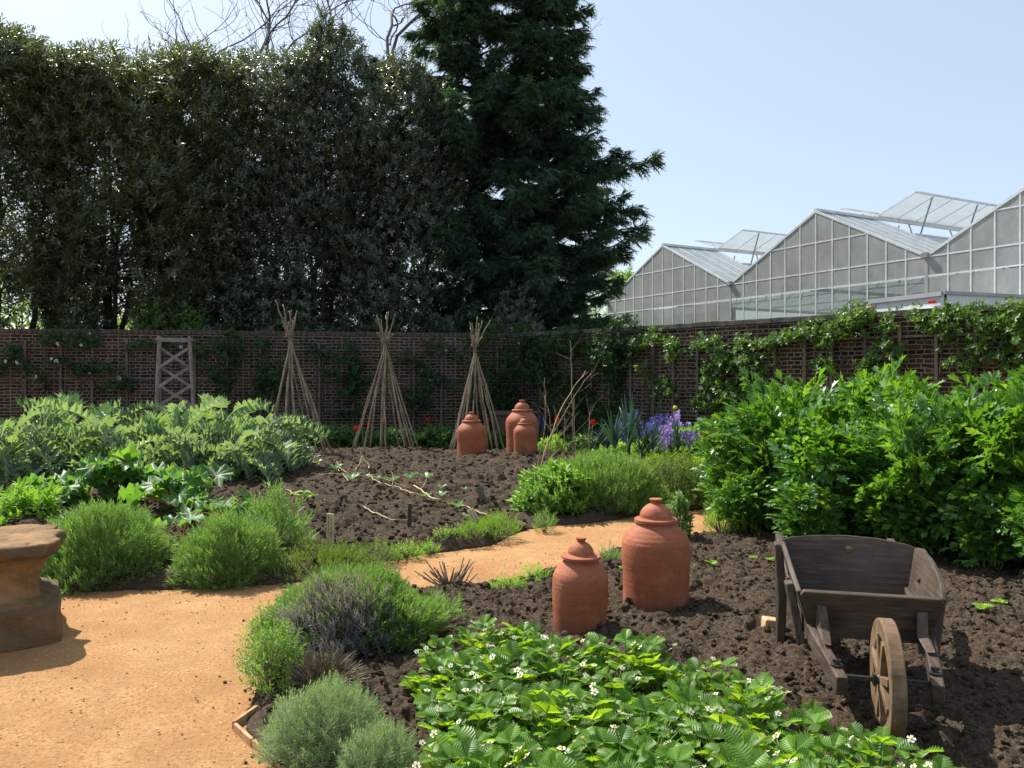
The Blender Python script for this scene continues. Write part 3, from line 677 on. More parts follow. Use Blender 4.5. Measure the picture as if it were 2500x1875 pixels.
spray_tree('evergreen_tree', 'glossy large leaved evergreen with sky showing between its lower stems', 'tree', -12.0, 24.2, 10.9, [(1.8, 1.4), (5, 2.0), (9, 2.3), (10.3, 2.0), (11, .9)], 7800, SH_LAUR, M['laur'], 9, .14, hole, evg, 1.2, 2)
spray_tree('evergreen_tree', 'many stemmed evergreen fanning up above the lattice obelisk', 'tree', -9.3, 24.0, 10.8, [(1.8, 1.4), (5, 2.1), (8.6, 2.4), (10.1, 2.0), (10.9, .8)], 8200, SH_LAUR, M['laur'], 10, .13, hole2, evg, 1.2, 3)
spray_tree('evergreen_tree', 'dark evergreen in the middle of the row, its lower leaves hiding the stems', 'tree', -6.9, 24.2, 10.9, [(1.8, 2.1), (5, 2.1), (8.9, 2.3), (10.2, 1.9), (11, .7)], 7200, SH_OAK, M['oak'], 6, .14, None, evg, 1.4, 4)
spray_tree('evergreen_tree', 'small leaved evergreen with a tall yellow green tip beside the bare branches', 'tree', -5.2, 23.9, 12.0, [(1.8, 2.1), (5, 2.0), (8.6, 2.0), (9.9, 1.6), (11.0, .85), (12.2, .3)], 7600, SH_OAK, M['oak'], 6, .14, None, evg, 1.4, 5)
spray_tree('evergreen_tree', 'broad dark evergreen bush between the row and the big cypress', 'tree', -3.2, 23.6, 10.5, [(1.8, 2.2), (5, 2.1), (7.9, 1.9), (9.5, 1.4), (10.6, .5)], 7200, SH_OAK, M['oak'], 5, .13, None, evg, 1.4, 6)
t = spray_tree('shrub', 'sunlit green shrub showing over the shaded wall under the tall evergreens', 'shrub', -8.9, 21.2, 3.5, [(1, .9), (2.6, 1.1), (3.6, .4)], 900, SH_ESP, M['esp'], 4, .03, sc=.8, seed=7, lowz=1.2)
t = spray_tree('shrub', 'pale pink flowering shrub glowing through the gap at the left end of the trees', 'shrub', -13.6, 25.6, 4.0, [(1, .7), (3, .9), (4.2, .3)], 700, SH_ESP, M['blos'], 4, .03, sc=.8, seed=8, lowz=1.5)
far = 'light green trees far beyond the evergreens'
for i, (x, y, h, r, lab) in enumerate([(-24, 40, 7.0, 3.4, 'light green tree far off behind the left edge of the evergreen row'), (-18.5, 42, 5.4, 3.4, 'light green tree seen low between stems of the many stemmed evergreens'), (-12.0, 40, 5.0, 3.2, 'light green tree seen low through the trunks above the lattice obelisk'),
                                       (6.2, 46, 7.4, 2.6, 'pale green tree far off between the cypress and the greenhouse')]):
    spray_tree('leafy_tree', lab, 'tree', x, y, h, [(1, r * .7), (h * .55, r), (h * .85, r * .7), (h, r * .2)], 1900, SH_ESP, M['far'], 4, .12, group=far, sc=2.2, seed=20 + i, lowz=.8)

def conifer(label, x, y, h, R, seed, nb):
    t = thing('cypress_tree', label, 'tree', (x, y, 0), group='dark cypress trees in the corner')
    b = MB(); s = MB(); s.tube(wob((0, 0, -.1), (0, 0, h), 14, .05), np.linspace(.28, .02, 14), 9)
    P0 = [[], [], []]; D0 = [[], [], []]; S0 = [[], [], []]
    for k in range(nb):
        z = 1.3 + (h - 1.5) * min(1, max(0, (k / nb) ** 1.08 + random.uniform(-.035, .035))); a = k * 2.399 + random.uniform(-.5, .5)
        l = R * (1 - (z / (h + .8)) ** 1.5) * random.choice([.62, .8, .9, 1.0, 1.22]) * random.uniform(.85, 1.08) + .3
        ca, sa = math.cos(a), math.sin(a); rise = random.uniform(-.05, .6); l *= (.62 if z < 4.4 else 1) * (.75 + .5 * float(vn(np.array([ca * 1.5 + seed * 3]), np.array([sa * 1.5]), np.array([z * .5]))[0]))
        ts = np.linspace(0, 1, 9)
        pts = np.stack([ca * l * ts, sa * l * ts, z + l * (rise * ts - .35 * ts ** 2 + .22 * ts ** 3.5)], 1) + RNG.normal(0, .03, (9, 3))
        s.tube(pts, np.linspace(.05, .008, 9), 4)
        m = int(l * 33) + 10; u = U(.12, 1, m) ** .75; ii = u * 8; kk = np.minimum(ii.astype(int), 7); f = (ii - kk)[:, None]
        c = pts[kk] * (1 - f) + pts[kk + 1] * f; c[:, 2] -= np.abs(RNG.normal(0, .1, m))
        side = RNG.choice([-1, 1], m) * U(.2, 1.1, m)
        ax = np.array([ca, sa, 0]); sx = np.array([-sa, ca, 0])
        D = nrm(ax * U(.3, 1.1, m)[:, None] + sx * side[:, None] + np.array([0, 0, 1.]) * RNG.normal(-.12, .35, m)[:, None])
        j = k % 3; P0[j].append(c); D0[j].append(D); S0[j].append(U(.45, .95, m) * (.6 + .4 * (1 - u)) * (.75 + .25 * l / R))
    for j in range(3):
        pp = np.concatenate(P0[j]); b.inst(FERNS[j], pp, np.concatenate(D0[j]), RNG.normal(0, .35, (len(pp), 3)) + np.array([0, 0, 1]), np.concatenate(S0[j]))
    b.build('crown', M['con'], t); s.build('trunk', M['bark'], t, smooth=True)
conifer('tallest dark cypress, running out of the top of the picture', -1.2, 24.9, 19, 3.5, 1, 250)
conifer('lower cypress reaching long ragged boughs toward the greenhouse', 1.1, 24.3, 13.9, 3.2, 2, 200)
t = spray_tree('shrub', 'dusky shrub rising over the corner of the walls under the cypress', 'shrub', .1, 21.9, 3.9, [(1, 1.0), (2.8, .9), (4, .3)], 700, SH_OAK, M['oak'], 4, .03, sc=1.1, seed=9, lowz=1.2)

def bare_tree(label, x, y, z0, h, seed):
    rr = random.Random(seed); t = thing('bare_tree', label, 'tree', (x, y, 0), group='bare branched trees behind the evergreens'); s = MB(); lf = MB(); tips = []
    def grow(p, d, l, r, dep):
        n = 7; pts = [p]; 
        for i in range(n):
            d = nrm(d + np.array([rr.uniform(-1, 1), rr.uniform(-1, 1), rr.uniform(-.55, .7)]) * (.22 if dep < 2 else .4)); p = p + d * l / n; pts.append(p)
        s.tube(pts, np.linspace(r, r * .62, n + 1), 6 if dep < 2 else 4)
        if dep >= 6: tips.append(p); return
        for k in range(3 if dep < 5 else 2):
            dd = nrm(d + np.array([rr.uniform(-1, 1), rr.uniform(-1, 1), rr.uniform(-.25, .7)]) * .85)
            grow(pts[rr.choice([3, 5, 7, 7])], dd, l * rr.uniform(.62, .82), max(r * .58, .008), dep + 1)
    grow(np.array([0, 0, 0.]), np.array([.05, 0, 1.]), h * .42, .2, 0)
    s.build('trunk', M['barkp'], t, smooth=True)
    tp = np.array(tips); tp = tp[::3]; lf.inst(SH_ESP, tp, RNG.normal(0, 1, tp.shape), (0, 0, 1), U(.5, .9, len(tp))); lf.build('foliage', M['far'], t)
bare_tree('bare twisting branches against the sky above the middle of the evergreens', -9.4, 32, 0, 17.5, 5)
bare_tree('bare crooked tree just left of the tall cypress', -5.6, 31, 0, 18, 11)

# ------------------------------------------------------------------ greenhouse
E = 3.5
def gp(px, h): d = F * E / h; return np.array([(px - CX) / F * d, d])
A1, A2, A3 = gp(1483, 188), gp(1785, 233), gp(2262, 299)
fd = nrm(A3 - A1); span = float(np.linalg.norm(A3 - A1)) / 2; A = [A1 + fd * span * i for i in range(4)]
bk = np.array([-fd[1], fd[0]]); EZ = EYE + E; RISE = E * .565; LEN = 26.0
if bk[1] < 0: bk = -bk
gang = math.atan2(fd[1], fd[0])
gh = thing('greenhouse', 'large glass greenhouse with sawtooth gables and open roof vents behind the brick wall', 'greenhouse', (A1[0], A1[1], 0), gang)
# local frame: x along the gables (toward the right of the picture), y away from them into the house
NB = 12
def gz(u):  # roof height over a span, u in 0..1
    return EZ + RISE * (1 - abs(2 * u - 1))
for g in range(3):
    x0 = g * span; bw = span / NB; fr = MB(); wash = MB(); clr = MB()
    for i in range(NB + 1):
        u = i / NB; r = .05 if i in (0, NB) else .02
        fr.box((x0 + u * span, 0, gz(u) / 2), (r * 2, .03, gz(u) - .02))
    for i in range(NB):
        u0, u1 = i / NB, (i + 1) / NB; xa, xb = x0 + u0 * span + .03, x0 + u1 * span - .03
        zl = EZ - .165 * E
        wash.slab([(xa, 0, zl), (xb, 0, zl), (xb, 0, gz(u1) - .03), (xa, 0, gz(u0) - .03)], .006)
        (clr if g == 1 else wash).slab([(xa, 0, .1), (xb, 0, .1), (xb, 0, zl - .05), (xa, 0, zl - .05)], .006)
    for z, ua, ub in ((EZ - .02, 0, 1), (EZ - .165 * E, 0, 1), (EZ + RISE * .48, .25, .75), (.15, 0, 1)):
        fr.bar((x0 + ua * span, 0, z), (x0 + ub * span, 0, z), .025, .04)
    fr.bar((x0, 0, EZ), (x0 + span / 2, 0, EZ + RISE), .05, .07); fr.bar((x0 + span / 2, 0, EZ + RISE), (x0 + span, 0, EZ), .05, .07)
    fr.build('gable_frame', M['frame'], gh); wash.build('gable_glass', M['gwash'], gh)
    if g == 1: clr.build('clear_glass', M['gclear'], gh)
    # roof slopes
    for side in (-1, 1):
        b = MB(); bars = MB(); cx = x0 + span / 2
        def rp(v, y):  # v 0 ridge .. 1 gutter
            return (cx + side * v * span / 2, y, EZ + RISE * (1 - v))
        vo = .36
        b.slab([rp(0, .05), rp(1, .05), rp(1, 3.0), rp(0, 3.0)], .008)
        b.slab([rp(vo, 3.0), rp(1, 3.0), rp(1, LEN), rp(vo, LEN)], .008)
        y = .05
        while y < LEN:
            bars.bar(rp(0 if y < 3 else vo, y), rp(1, y), .04, .03); y += .68
        bars.bar(rp(vo, 3), rp(vo, LEN), .06, .07)
        b.build('roof_glass', M['groof'], gh); bars.build('glazing_bars', M['frame'], gh)
        # open vents: hinged at the ridge, free edge lifted
        y = 3.0; wv = vo * span / 2 * 1.12
        ang = math.radians(20)
        while y < LEN - 4:
            yl = 7.0; ox = cx + side * wv * math.cos(ang) ; oz = EZ + RISE + .12 + wv * math.sin(ang); hz = EZ + RISE + .12
            v = MB(); v.slab([(cx + side * .03, y, hz), (cx + side * .03, y + yl, hz), (ox, y + yl, oz), (ox, y, oz)], .008)
            vent = v.build('roof_vent', M['gvent'], gh); f2 = MB()
            for k in range(8): f2.bar((cx + side * .03, y + k * yl / 7, hz + .01), (ox, y + k * yl / 7, oz + .01), .035, .045)
            f2.bar((ox, y, oz), (ox, y + yl, oz), .06, .06); f2.bar((cx + side * .03, y, hz), (cx + side * .03, y + yl, hz), .06, .06)
            f2.build('vent_frame', M['frame'], vent)
            for k in (1, 3.5, 6):
                pr = MB(); yy = y + k * yl / 7; pr.bar((cx + side * .75, yy, EZ + .2 * RISE + .5), (ox - side * .1, yy, oz - .03), .04, .04)
                pr.build('vent_prop', M['steel'], vent)
            y += yl + .15
    tr = MB()
    for y in np.arange(3.5, LEN, 3.3):
        cx = x0 + span / 2; zb = EZ + .1
        tr.bar((x0, y, zb), (x0 + span, y, zb), .05, .05)
        for k in range(-3, 4): tr.bar((cx + k * span / 8, y, zb), (cx + (k + .5) * span / 8, y, zb + RISE * (1 - abs(k + .5) / 4) * .95), .03, .03)
        for sx in (0, 1): tr.bar((x0 + sx * span, y, 0), (x0 + sx * span, y, EZ), .1, .1)
    tr.build('roof_truss', M['steel'], gh)
    MB().bar((x0 + span / 2, -.02, EZ + RISE + .05), (x0 + span / 2, LEN, EZ + RISE + .05), .1, .09).build('ridge_bar', M['frame'], gh)
    MB().bar((x0 + span, -.12, EZ + .02), (x0 + span, LEN, EZ + .02), .2, .14).build('gutter', M['steel'], gh)
MB().bar((0, -.1, EZ), (0, LEN, EZ), .16, .14).build('gutter', M['steel'], gh)
MB().box((1.5 * span, LEN, EZ / 2), (3 * span, .1, EZ)).build('rear_wall', M['screen'], gh)
MB().slab([(0, .2, .08), (3 * span, .2, .08), (3 * span, LEN, .08), (0, LEN, .08)], .02).build('floor', M['screen'], gh)
b = MB()
for k in range(6): b.box((span * (.35 + .42 * k), 4 + (k % 3) * 4, .8), (2.2, 9, .12))
b.build('bench', M['frame'], gh)
b = MB(); b.slab([(.1, .25, .1), (span, .25, .1), (span, .25, EZ - .165 * E - .3), (.1, .25, EZ - .165 * E - .45)], .01)
b.build('shade_curtain', M['screen'], gh)

# ------------------------------------------------------------------ van behind the wall
TZ = EYE + 1.9; C0 = np.array([9.38, 17.84]); rdv = np.array([-.352, .936]); sdv = np.array([.936, .352])
va = math.atan2(sdv[1], sdv[0])
van = thing('box_van', 'white high sided van body showing over the brick wall before the greenhouse', 'van', (C0[0], C0[1], 0), va)
MB().box((2.4, 1.06, (TZ + .75) / 2), (4.8, 2.12, TZ - .75)).build('box_body', M['vanwhite'], van, bevel=.06)
b = MB(); b.bar((-.02, 0, TZ - .05), (-.02, 2.12, TZ - .05), .06, .1); b.bar((-.02, .03, .8), (-.02, .03, TZ - .1), .05, .07); b.bar((-.02, 2.09, .8), (-.02, 2.09, TZ - .1), .05, .07)
b.build('rear_frame', M['vangrey'], van)
MB().slab([(-.02, .12, .85), (-.02, 2.0, .85), (-.02, 2.0, TZ - .34), (-.02, .12, TZ - .34)], .03).build('rear_door', M['vanwhite'], van)
MB().box((.07, -.012, TZ - .28), (.05, .02, .42)).build('door_seal', M['black'], van)
for y in (.24, 1.98): MB().box((-.055, y, TZ - .21), (.03, .17, .07)).build('tail_lamp', M['lamp'], van, bevel=.01)
MB().bar((0, -.03, TZ - .03), (4.8, -.03, TZ - .03), .05, .07).build('roof_rail', M['vangrey'], van)
MB().box((5.7, 1.06, 1.35), (1.7, 2.0, 1.7)).build('cab', M['vanwhite'], van, bevel=.2)
for x, y in ((1.0, .15), (1.0, 1.97), (5.4, .15), (5.4, 1.97)):
    MB().lathe([(0, -.1), (.3, -.1), (.36, -.07), (.36, .07), (.3, .1), (0, .1)], 24, (x, y, .36), mat3(90, 'X')).build('wheel', M['black'], van)

# ------------------------------------------------------------------ rhubarb forcers
def smooth_prof(pts, n=5):
    out = []; p = np.array(pts, float)
    for i in range(len(p) - 1):
        p0, p1, p2, p3 = p[max(i - 1, 0)], p[i], p[i + 1], p[min(i + 2, len(p) - 1)]
        for k in range(n):
            t = k / n; out.append(.5 * (2 * p1 + (p2 - p0) * t + (2 * p0 - 5 * p1 + 4 * p2 - p3) * t * t + (3 * p1 - p0 - 3 * p2 + p3) * t ** 3))
    out.append(p[-1]); return out
def forcer(label, x, y, z, r, h, slim=0.0, rz=0, knobh=1.0, tilt=0, wide=1.0):
    t = thing('rhubarb_forcer', label, 'forcer', (x, y, z - .03), rz, group='terracotta rhubarb forcers'); t.rotation_euler = (math.radians(tilt), math.radians(tilt * .6), rz)
    hb = h * .80; k = r
    body = smooth_prof([(k * .965, 0), (k * .985, hb * .012), (k * .955, hb * .03), (k * .985, hb * .045), (k * .96, hb * .065), (k * .955, hb * .15), (k * (.965 + slim), hb * .4), (k * (1.0 + slim * .3), hb * .6), (k * (.995), hb * .73), (k * .95, hb * .80), (k * .83, hb * .87), (k * .67, hb * .935), (k * .585, hb * .965), (k * .56, hb * 1.0), (k * .5, hb * 1.0), (k * .5, hb * .95)], 5)
    body = [(q[0] * (1 + .0035 * math.sin(q[1] * 210)), q[1]) for q in body]
    MB().lathe(body, 64).build('pot', M['terra'], t, smooth=True)
    z0 = hb * .985; lh = h - z0 - .004
    lid = smooth_prof([(0, z0 + .004), (k * .575 * wide, z0 + .004), (k * .62 * wide, z0 + lh * .05), (k * .625 * wide, z0 + lh * .12), (k * .59 * wide, z0 + lh * .16), (k * .50 * wide, z0 + lh * .17), (k * .475, z0 + lh * .22), (k * .455, z0 + lh * .38), (k * .38, z0 + lh * .57), (k * .26, z0 + lh * .72), (k * .15, z0 + lh * .79)], 5)
    lo = MB().lathe(lid, 64).build('lid', M['terra'], t, smooth=True)
    kb = smooth_prof([(k * .14, z0 + lh * .74), (k * .135, z0 + lh * .82), (k * .17, z0 + lh * .90), (k * .185, z0 + lh * .95), (k * .17, z0 + lh * 1.0), (0, z0 + lh * .99)], 4)
    MB().lathe(kb, 40).build('knob', M['terra'], lo, smooth=True)
    return t
forcer('smaller terracotta forcer of the front pair, nearest the strawberries', .402, 4.90, .035, .166, .60, .02, .3, tilt=1.2, wide=1.16)
forcer('largest terracotta forcer of the front pair, left of the wooden wheelbarrow', .952, 5.42, .045, .226, .745, 0, 1.4)
z = .2; d = 13.3
forcer('terracotta forcer standing alone beside the rightmost wigwam', -.655, 13.3, HB(-.655, 13.3), .242, .76, 0, 2.2, tilt=-.8)
forcer('tallest of the distant forcers, with a small one in front', .17, 13.9, HB(.17, 13.9), .277, .92, 0, .7)
forcer('smallest terracotta forcer in front of a taller one', .20, 13.0, HB(.20, 13.0), .178, .60, .01, 4)

# ------------------------------------------------------------------ wheelbarrow
wb = thing('wheelbarrow', 'old wooden wheelbarrow facing the viewer on the dug soil', 'wheelbarrow', (1.59, 3.47, .02), -math.atan2(.25, .968))
# local: x right, y back along the barrow, z up
def brd(name, pts, t, mat='wood', par=wb, bev=.006): return MB().slab(pts, t).build(name, M[mat], par, bevel=bev)
brd('floor_board', [(-.245, .45, .305), (.245, .45, .305), (.275, 1.01, .32), (-.275, 1.01, .32)], .025)
brd('front_board', [(-.25, .462, .285), (.25, .462, .285), (.315, .405, .495), (.30, .40, .515), (-.30, .40, .515), (-.315, .405, .495)], .03, 'woodx')
topc = [(.36, 1.13, .575), (.35, 1.14, .60), (.3, 1.148, .618), (.15, 1.158, .642), (0, 1.16, .65), (-.15, 1.158, .645), (-.3, 1.148, .63), (-.35, 1.14, .615), (-.36, 1.13, .585)]
bb = brd('back_board', [(-.27, 1.02, .30), (.27, 1.02, .30)] + topc, .028, 'woodx')
for sg in (-1, 1):
    edge = [(.40, .318, .505), (.50, .335, .55), (.62, .345, .585), (.78, .352, .61), (.95, .354, .622), (1.06, .352, .615), (1.115, .35, .60)]
    pts = [(sg * .255, .47, .29), (sg * .275, 1.0, .30)] + [(sg * e[1], e[0] + .015, e[2]) for e in edge[::-1]]
    s_ = brd('side_board', pts, .024)
    for (yy, vv, zz) in ((.62, .303, .45), (.86, .318, .49)):
        b = MB(); b.lathe([(.012, -.02), (.012, .018), (.008, .022), (0, .023)], 12, (sg * vv, yy, zz), mat3(-90 * sg + 0, 'Y')); b.build('bolt', M['iron'], s_)
    sh = [(sg * .185, -.05, .225), (sg * .255, .42, .295), (sg * .30, 1.1, .375), (sg * .33, 1.75, .52)]
    b = MB(); b.bar(sh[0], sh[1], .05, .085); b.build('shaft_front', M['wood'], wb, bevel=.008)
    b = MB(); b.bar(sh[1], sh[2], .05, .075); b.bar(sh[2], sh[3], .045, .045)
    b.build('shaft', M['wood'], wb, bevel=.008)
    b = MB(); b.slab([(sg * .365, 1.045, -.04), (sg * .365, 1.125, -.04), (sg * .35, 1.125, .30), (sg * .372, 1.15, .60), (sg * .372, 1.07, .60), (sg * .35, 1.03, .30)], .045); b.build('leg', M['woodz'], wb, bevel=.008)
    b = MB(); b.slab([(sg * .30, .50, .22), (sg * .30, .56, .22), (sg * .355, .66, .50), (sg * .35, .58, .50)], .04); b.build('brace', M['woodz'], wb, bevel=.006)
    b = MB(); b.slab([(sg * .215, .20, .32), (sg * .222, .40, .345), (sg * .222, .43, .45), (sg * .218, .38, .45), (sg * .21, .33, .35)], .045); b.build('bracket', M['woodz'], wb, bevel=.006)
    b = MB(); b.lathe([(0, .0), (.028, 0), (.028, .005), (.02, .006), (.012, .006), (.012, .022), (0, .022)], 16, (sg * .195, .045, .283)); b.box((sg * .195, .045, .303), (.034, .011, .012)); b.build('axle_bolt', M['iron'], wb)
MB().lathe([(0, -.005), (.018, -.005), (.02, .0), (.014, .004), (0, .004)], 20, (.0, 1.105, .58), mat3(110, 'X')).build('brass_button', simple('brass', (.2, .14, .05), (.35, .25, .1), 30, .5, 0, metal=.5), bb)
whl = bpy.data.objects.new('wheel', None); COL.objects.link(whl); whl.parent = wb; whl.location = (0, 0, .252)
RY = mat3(90, 'Y')
b = MB(); b.lathe([(.178, -.026), (.248, -.03), (.254, -.026), (.254, .026), (.248, .03), (.178, .026)], 60, R=RY, closed=True); b.build('rim', M['wheel'], whl, smooth=False, bevel=.003)
for k in range(4):
    a = math.radians(22 + 45 * k * 2); a2 = a + .0
    p = np.array([0, math.cos(a), math.sin(a)]); b = MB(); b.bar(p * .02, p * .19, .04, .07, up=(1, 0, 0), tw=.035); b.build('spoke', M['wheel'], whl, bevel=.004)
for a in (75, 165, 255, 345):
    a = math.radians(a); p = np.array([0, math.cos(a), math.sin(a)]); b = MB(); b.bar(p * .02, p * .19, .034, .07, up=(1, 0, 0)); b.build('spoke', M['wheel'], whl, bevel=.004)
MB().lathe([(.0, -.045), (.018, -.045), (.024, -.03), (.024, .03), (.018, .045), (0, .045)], 20, R=RY).build('hub', M['iron'], whl)
MB().bar((-.215, 0, .252), (.215, 0, .252), .018, .018).build('axle', M['iron'], wb)
MB().box((-.052, 0, .252), (.012, .035, .05)).build('wheel_plate', M['iron'], wb, bevel=.002)
# timber offcut by the leg
b = MB(); b.box((0, 0, .03), (.10, .09, .13), mat3(8, 'Y')); t = b.build('wood_block', simple('fresh_wood', (.4, .25, .13), (.62, .42, .25), 9, .85, .6, .01), loc=(1.515, 4.8, .05), bevel=.01)
tag(t, 'splintered pale wood block beside the leg of the wheelbarrow', 'wood block')

# ------------------------------------------------------------------ stone pedestal
ped = thing('stone_pedestal', 'weathered ochre stone pedestal with a flat cap on the orange path', 'pedestal', (-3.22, 4.93, 0), math.radians(31))
ped.scale = (1, 1, .95)
def sq_loft(prof, k=72, e=5.0, seed=0, amp=.02):
    V = []; a = np.arange(k) * 2 * PI / k; c, s = np.cos(a), np.sin(a); r = 1 / (np.abs(c) ** e + np.abs(s) ** e) ** (1 / e)
    for R_, z in prof: V.append(np.stack([r * c * R_, r * s * R_, np.full(k, z)], 1))
    V = np.array(V); n = len(prof)
    nz = vn(V[..., 0] * 9, V[..., 1] * 9, V[..., 2] * 9, seed) - .5 + .5 * (vn(V[..., 0] * 22, V[..., 1] * 22, V[..., 2] * 22, seed + 1) - .5)
    V[..., :2] *= (1 + amp * 2 * nz / .4)[..., None]; V[..., 2] += amp * nz * .7
    b = MB(); fs = [[i * k + j, i * k + (j + 1) % k, (i + 1) * k + (j + 1) % k, (i + 1) * k + j] for i in range(n - 1) for j in range(k)]
    fs.append(np.arange(k) + (n - 1) * k); b.add(V, fs); return b
def dense(pts, n): return [tuple(p) for p in smooth_prof(pts, n)]
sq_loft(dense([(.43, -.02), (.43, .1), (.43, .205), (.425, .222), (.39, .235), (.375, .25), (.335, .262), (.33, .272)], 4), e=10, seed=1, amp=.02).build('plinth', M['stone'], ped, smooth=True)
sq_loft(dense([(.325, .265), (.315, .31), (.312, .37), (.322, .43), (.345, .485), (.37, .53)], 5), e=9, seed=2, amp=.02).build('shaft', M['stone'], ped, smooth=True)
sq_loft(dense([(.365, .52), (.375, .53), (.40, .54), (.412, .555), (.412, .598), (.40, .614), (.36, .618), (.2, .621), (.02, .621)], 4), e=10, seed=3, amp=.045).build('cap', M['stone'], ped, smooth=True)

# ------------------------------------------------------------------ bushes
def bush(name, label, cat, x, y, z, R, H, n, T, mat, sc=1.0, up=.6, seed=0, stems=60, stemmat='deadstem', extra=None, group=None, lump=.42, low=-.05, rxy=None):
    t = thing(name, label, cat, (x, y, z), group=group); b = MB(); rx, ry = rxy or (R, R)
    a = U(0, 2 * PI, n); sz = U(low, 1, n); cz = np.sqrt(np.maximum(0, 1 - np.clip(sz, 0, 1) ** 2))
    d = np.stack([np.cos(a) * cz, np.sin(a) * cz, sz], 1)
    k = 1 + lump * (vn(d[:, 0] * 2.6 + seed, d[:, 1] * 2.6, d[:, 2] * 2.6, seed) - .5) + .12 * (vn(d[:, 0] * 7, d[:, 1] * 7 + seed, d[:, 2] * 7, seed + 3) - .5)
    rr = np.where(U(0, 1, n) < .72, U(.86, 1.0, n), U(.5, .9, n)) * k
    pos = d * rr[:, None] * np.array([rx, ry, H]); pos[:, 2] += .01
    D = nrm(d + np.array([0, 0, up]) + RNG.normal(0, .22, (n, 3)))
    mi = None
    if extra:
        if len(extra) > 2:
            kp = ~((d[:, 1] < -.15) & (d[:, 2] < .5) & (np.abs(d[:, 0] + .1) < .62) & (RNG.uniform(0, 1, n) < .62)); d, pos, D = d[kp], pos[kp], D[kp]; n = len(d)
        w_ = extra[1](d, pos); m = RNG.uniform(0, 1, n) < w_
        b.inst(T, pos[~m], D[~m], (.2, .1, .3), sc * U(.75, 1.3, (~m).sum())); b.build('foliage', M[mat], t)
        b = MB(); b.inst(T, pos[m], D[m], (.2, .1, .3), sc * U(.75, 1.3, m.sum())); b.build('grey_foliage', M[extra[0]], t)
    else:
        b.inst(T, pos, D, (.2, .1, .3), sc * (.65 + .9 * RNG.uniform(0, 1, n) ** 2)); b.build('foliage', M[mat], t)
    s = MB()
    for i in RNG.choice(n, min(stems, n), replace=False):
        e = pos[i] * .95; s.tube(wob((0, 0, -.02), e, 5, .008), np.linspace(.006, .0025, 5), 3, cap=False)
    s.build('stems', M[stemmat], t); return t
LG = 'lavender bushes edging the orange path'
bush('lavender_bush', 'broad green lavender bush just right of the stone pedestal', 'lavender', -3.2, 6.35, 0, .47, .48, 4600, SH_LAV, 'lav', .95, seed=1, group=LG, rxy=(.5, .42))
bush('lavender_bush', 'rounded green lavender bush second from the stone pedestal', 'lavender', -2.2, 6.35, 0, .33, .43, 2900, SH_LAV, 'lav', .95, seed=2, group=LG, rxy=(.36, .33))
bush('lavender_bush', 'loose taller lavender leaning against the soil heap', 'lavender', -2.02, 6.95, .03, .26, .5, 700, SH_LAV, 'lav', 1.2, .9, seed=3, group=LG, lump=.6)
fr = lambda d, p: np.clip(2.6 * np.exp(-((d[:, 0] + .15) ** 2) / .22) * np.clip(-d[:, 1] * 1.7, 0, 1) * np.clip(1.1 - d[:, 2] * .9, 0, 1) + .05, 0, .9)
bush('lavender_bush', 'largest lavender bush with grey dead growth on its front', 'lavender', -.93, 4.78, .02, .46, .345, 5200, SH_LAV, 'lav', 1.0, .7, seed=4, stems=520, extra=('lavgrey', fr, True), group=LG, rxy=(.46, .43), low=.06)
bush('lavender_bush', 'small lavender sprigs spilling over the path left of the largest bush', 'lavender', -1.36, 4.55, .0, .13, .24, 240, SH_LAV2, 'tarr', .9, .9, seed=5, group=LG)
bush('lavender_bush', 'long rounded lavender hump behind the forcers across the path', 'lavender', 1.0, 9.55, .06, .6, .52, 4200, SH_LAV, 'lav', 1.25, seed=6, group=LG, rxy=(.72, .5))
bush('herb_bush', 'dark twiggy herb bush between the long lavender and the lovage', 'herb', 1.95, 10.0, .06, .45, .5, 1100, SH_LAV2, 'thyme', 1.6, seed=7, lump=.5)
bush('sage_bush', 'leafy bright green sage at the corner of the middle bed', 'herb', .45, 9.2, .05, .36, .42, 700, SH_SAGE, 'sage', 1.05, .7, seed=8, lump=.4, rxy=(.36, .36))
bush('santolina_bush', 'grey green cotton lavender mound at the bottom of the picture', 'herb', -.755, 3.33, .04, .22, .22, 2300, SH_SANT, 'sant', 1.0, .9, seed=9, group='grey cotton lavender mounds')
bush('santolina_bush', 'smaller grey green cotton lavender cut by the bottom edge', 'herb', -.5, 3.08, .04, .14, .15, 1100, SH_SANT, 'sant', .95, .9, seed=10, group='grey cotton lavender mounds')
bush('tarragon_plant', 'bright green tarragon beside the dead clipped bush', 'herb', -1.17, 4.03, .03, .12, .26, 330, SH_LAV2, 'tarr', .9, .9, seed=11, lump=.5)
bush('herb_bush', 'upright little herb right of the largest front forcer', 'herb', 1.55, 7.6, .06, .1, .38, 220, SH_SAGE, 'lav', .55, 1.2, seed=12, lump=.4)
bush('herb_bush', 'thin feathery herb on the path edge beside the lovage', 'herb', 2.02, 7.9, .05, .16, .22, 150, SH_LAV, 'tarr', 1.0, 1.2, seed=13, lump=.6)
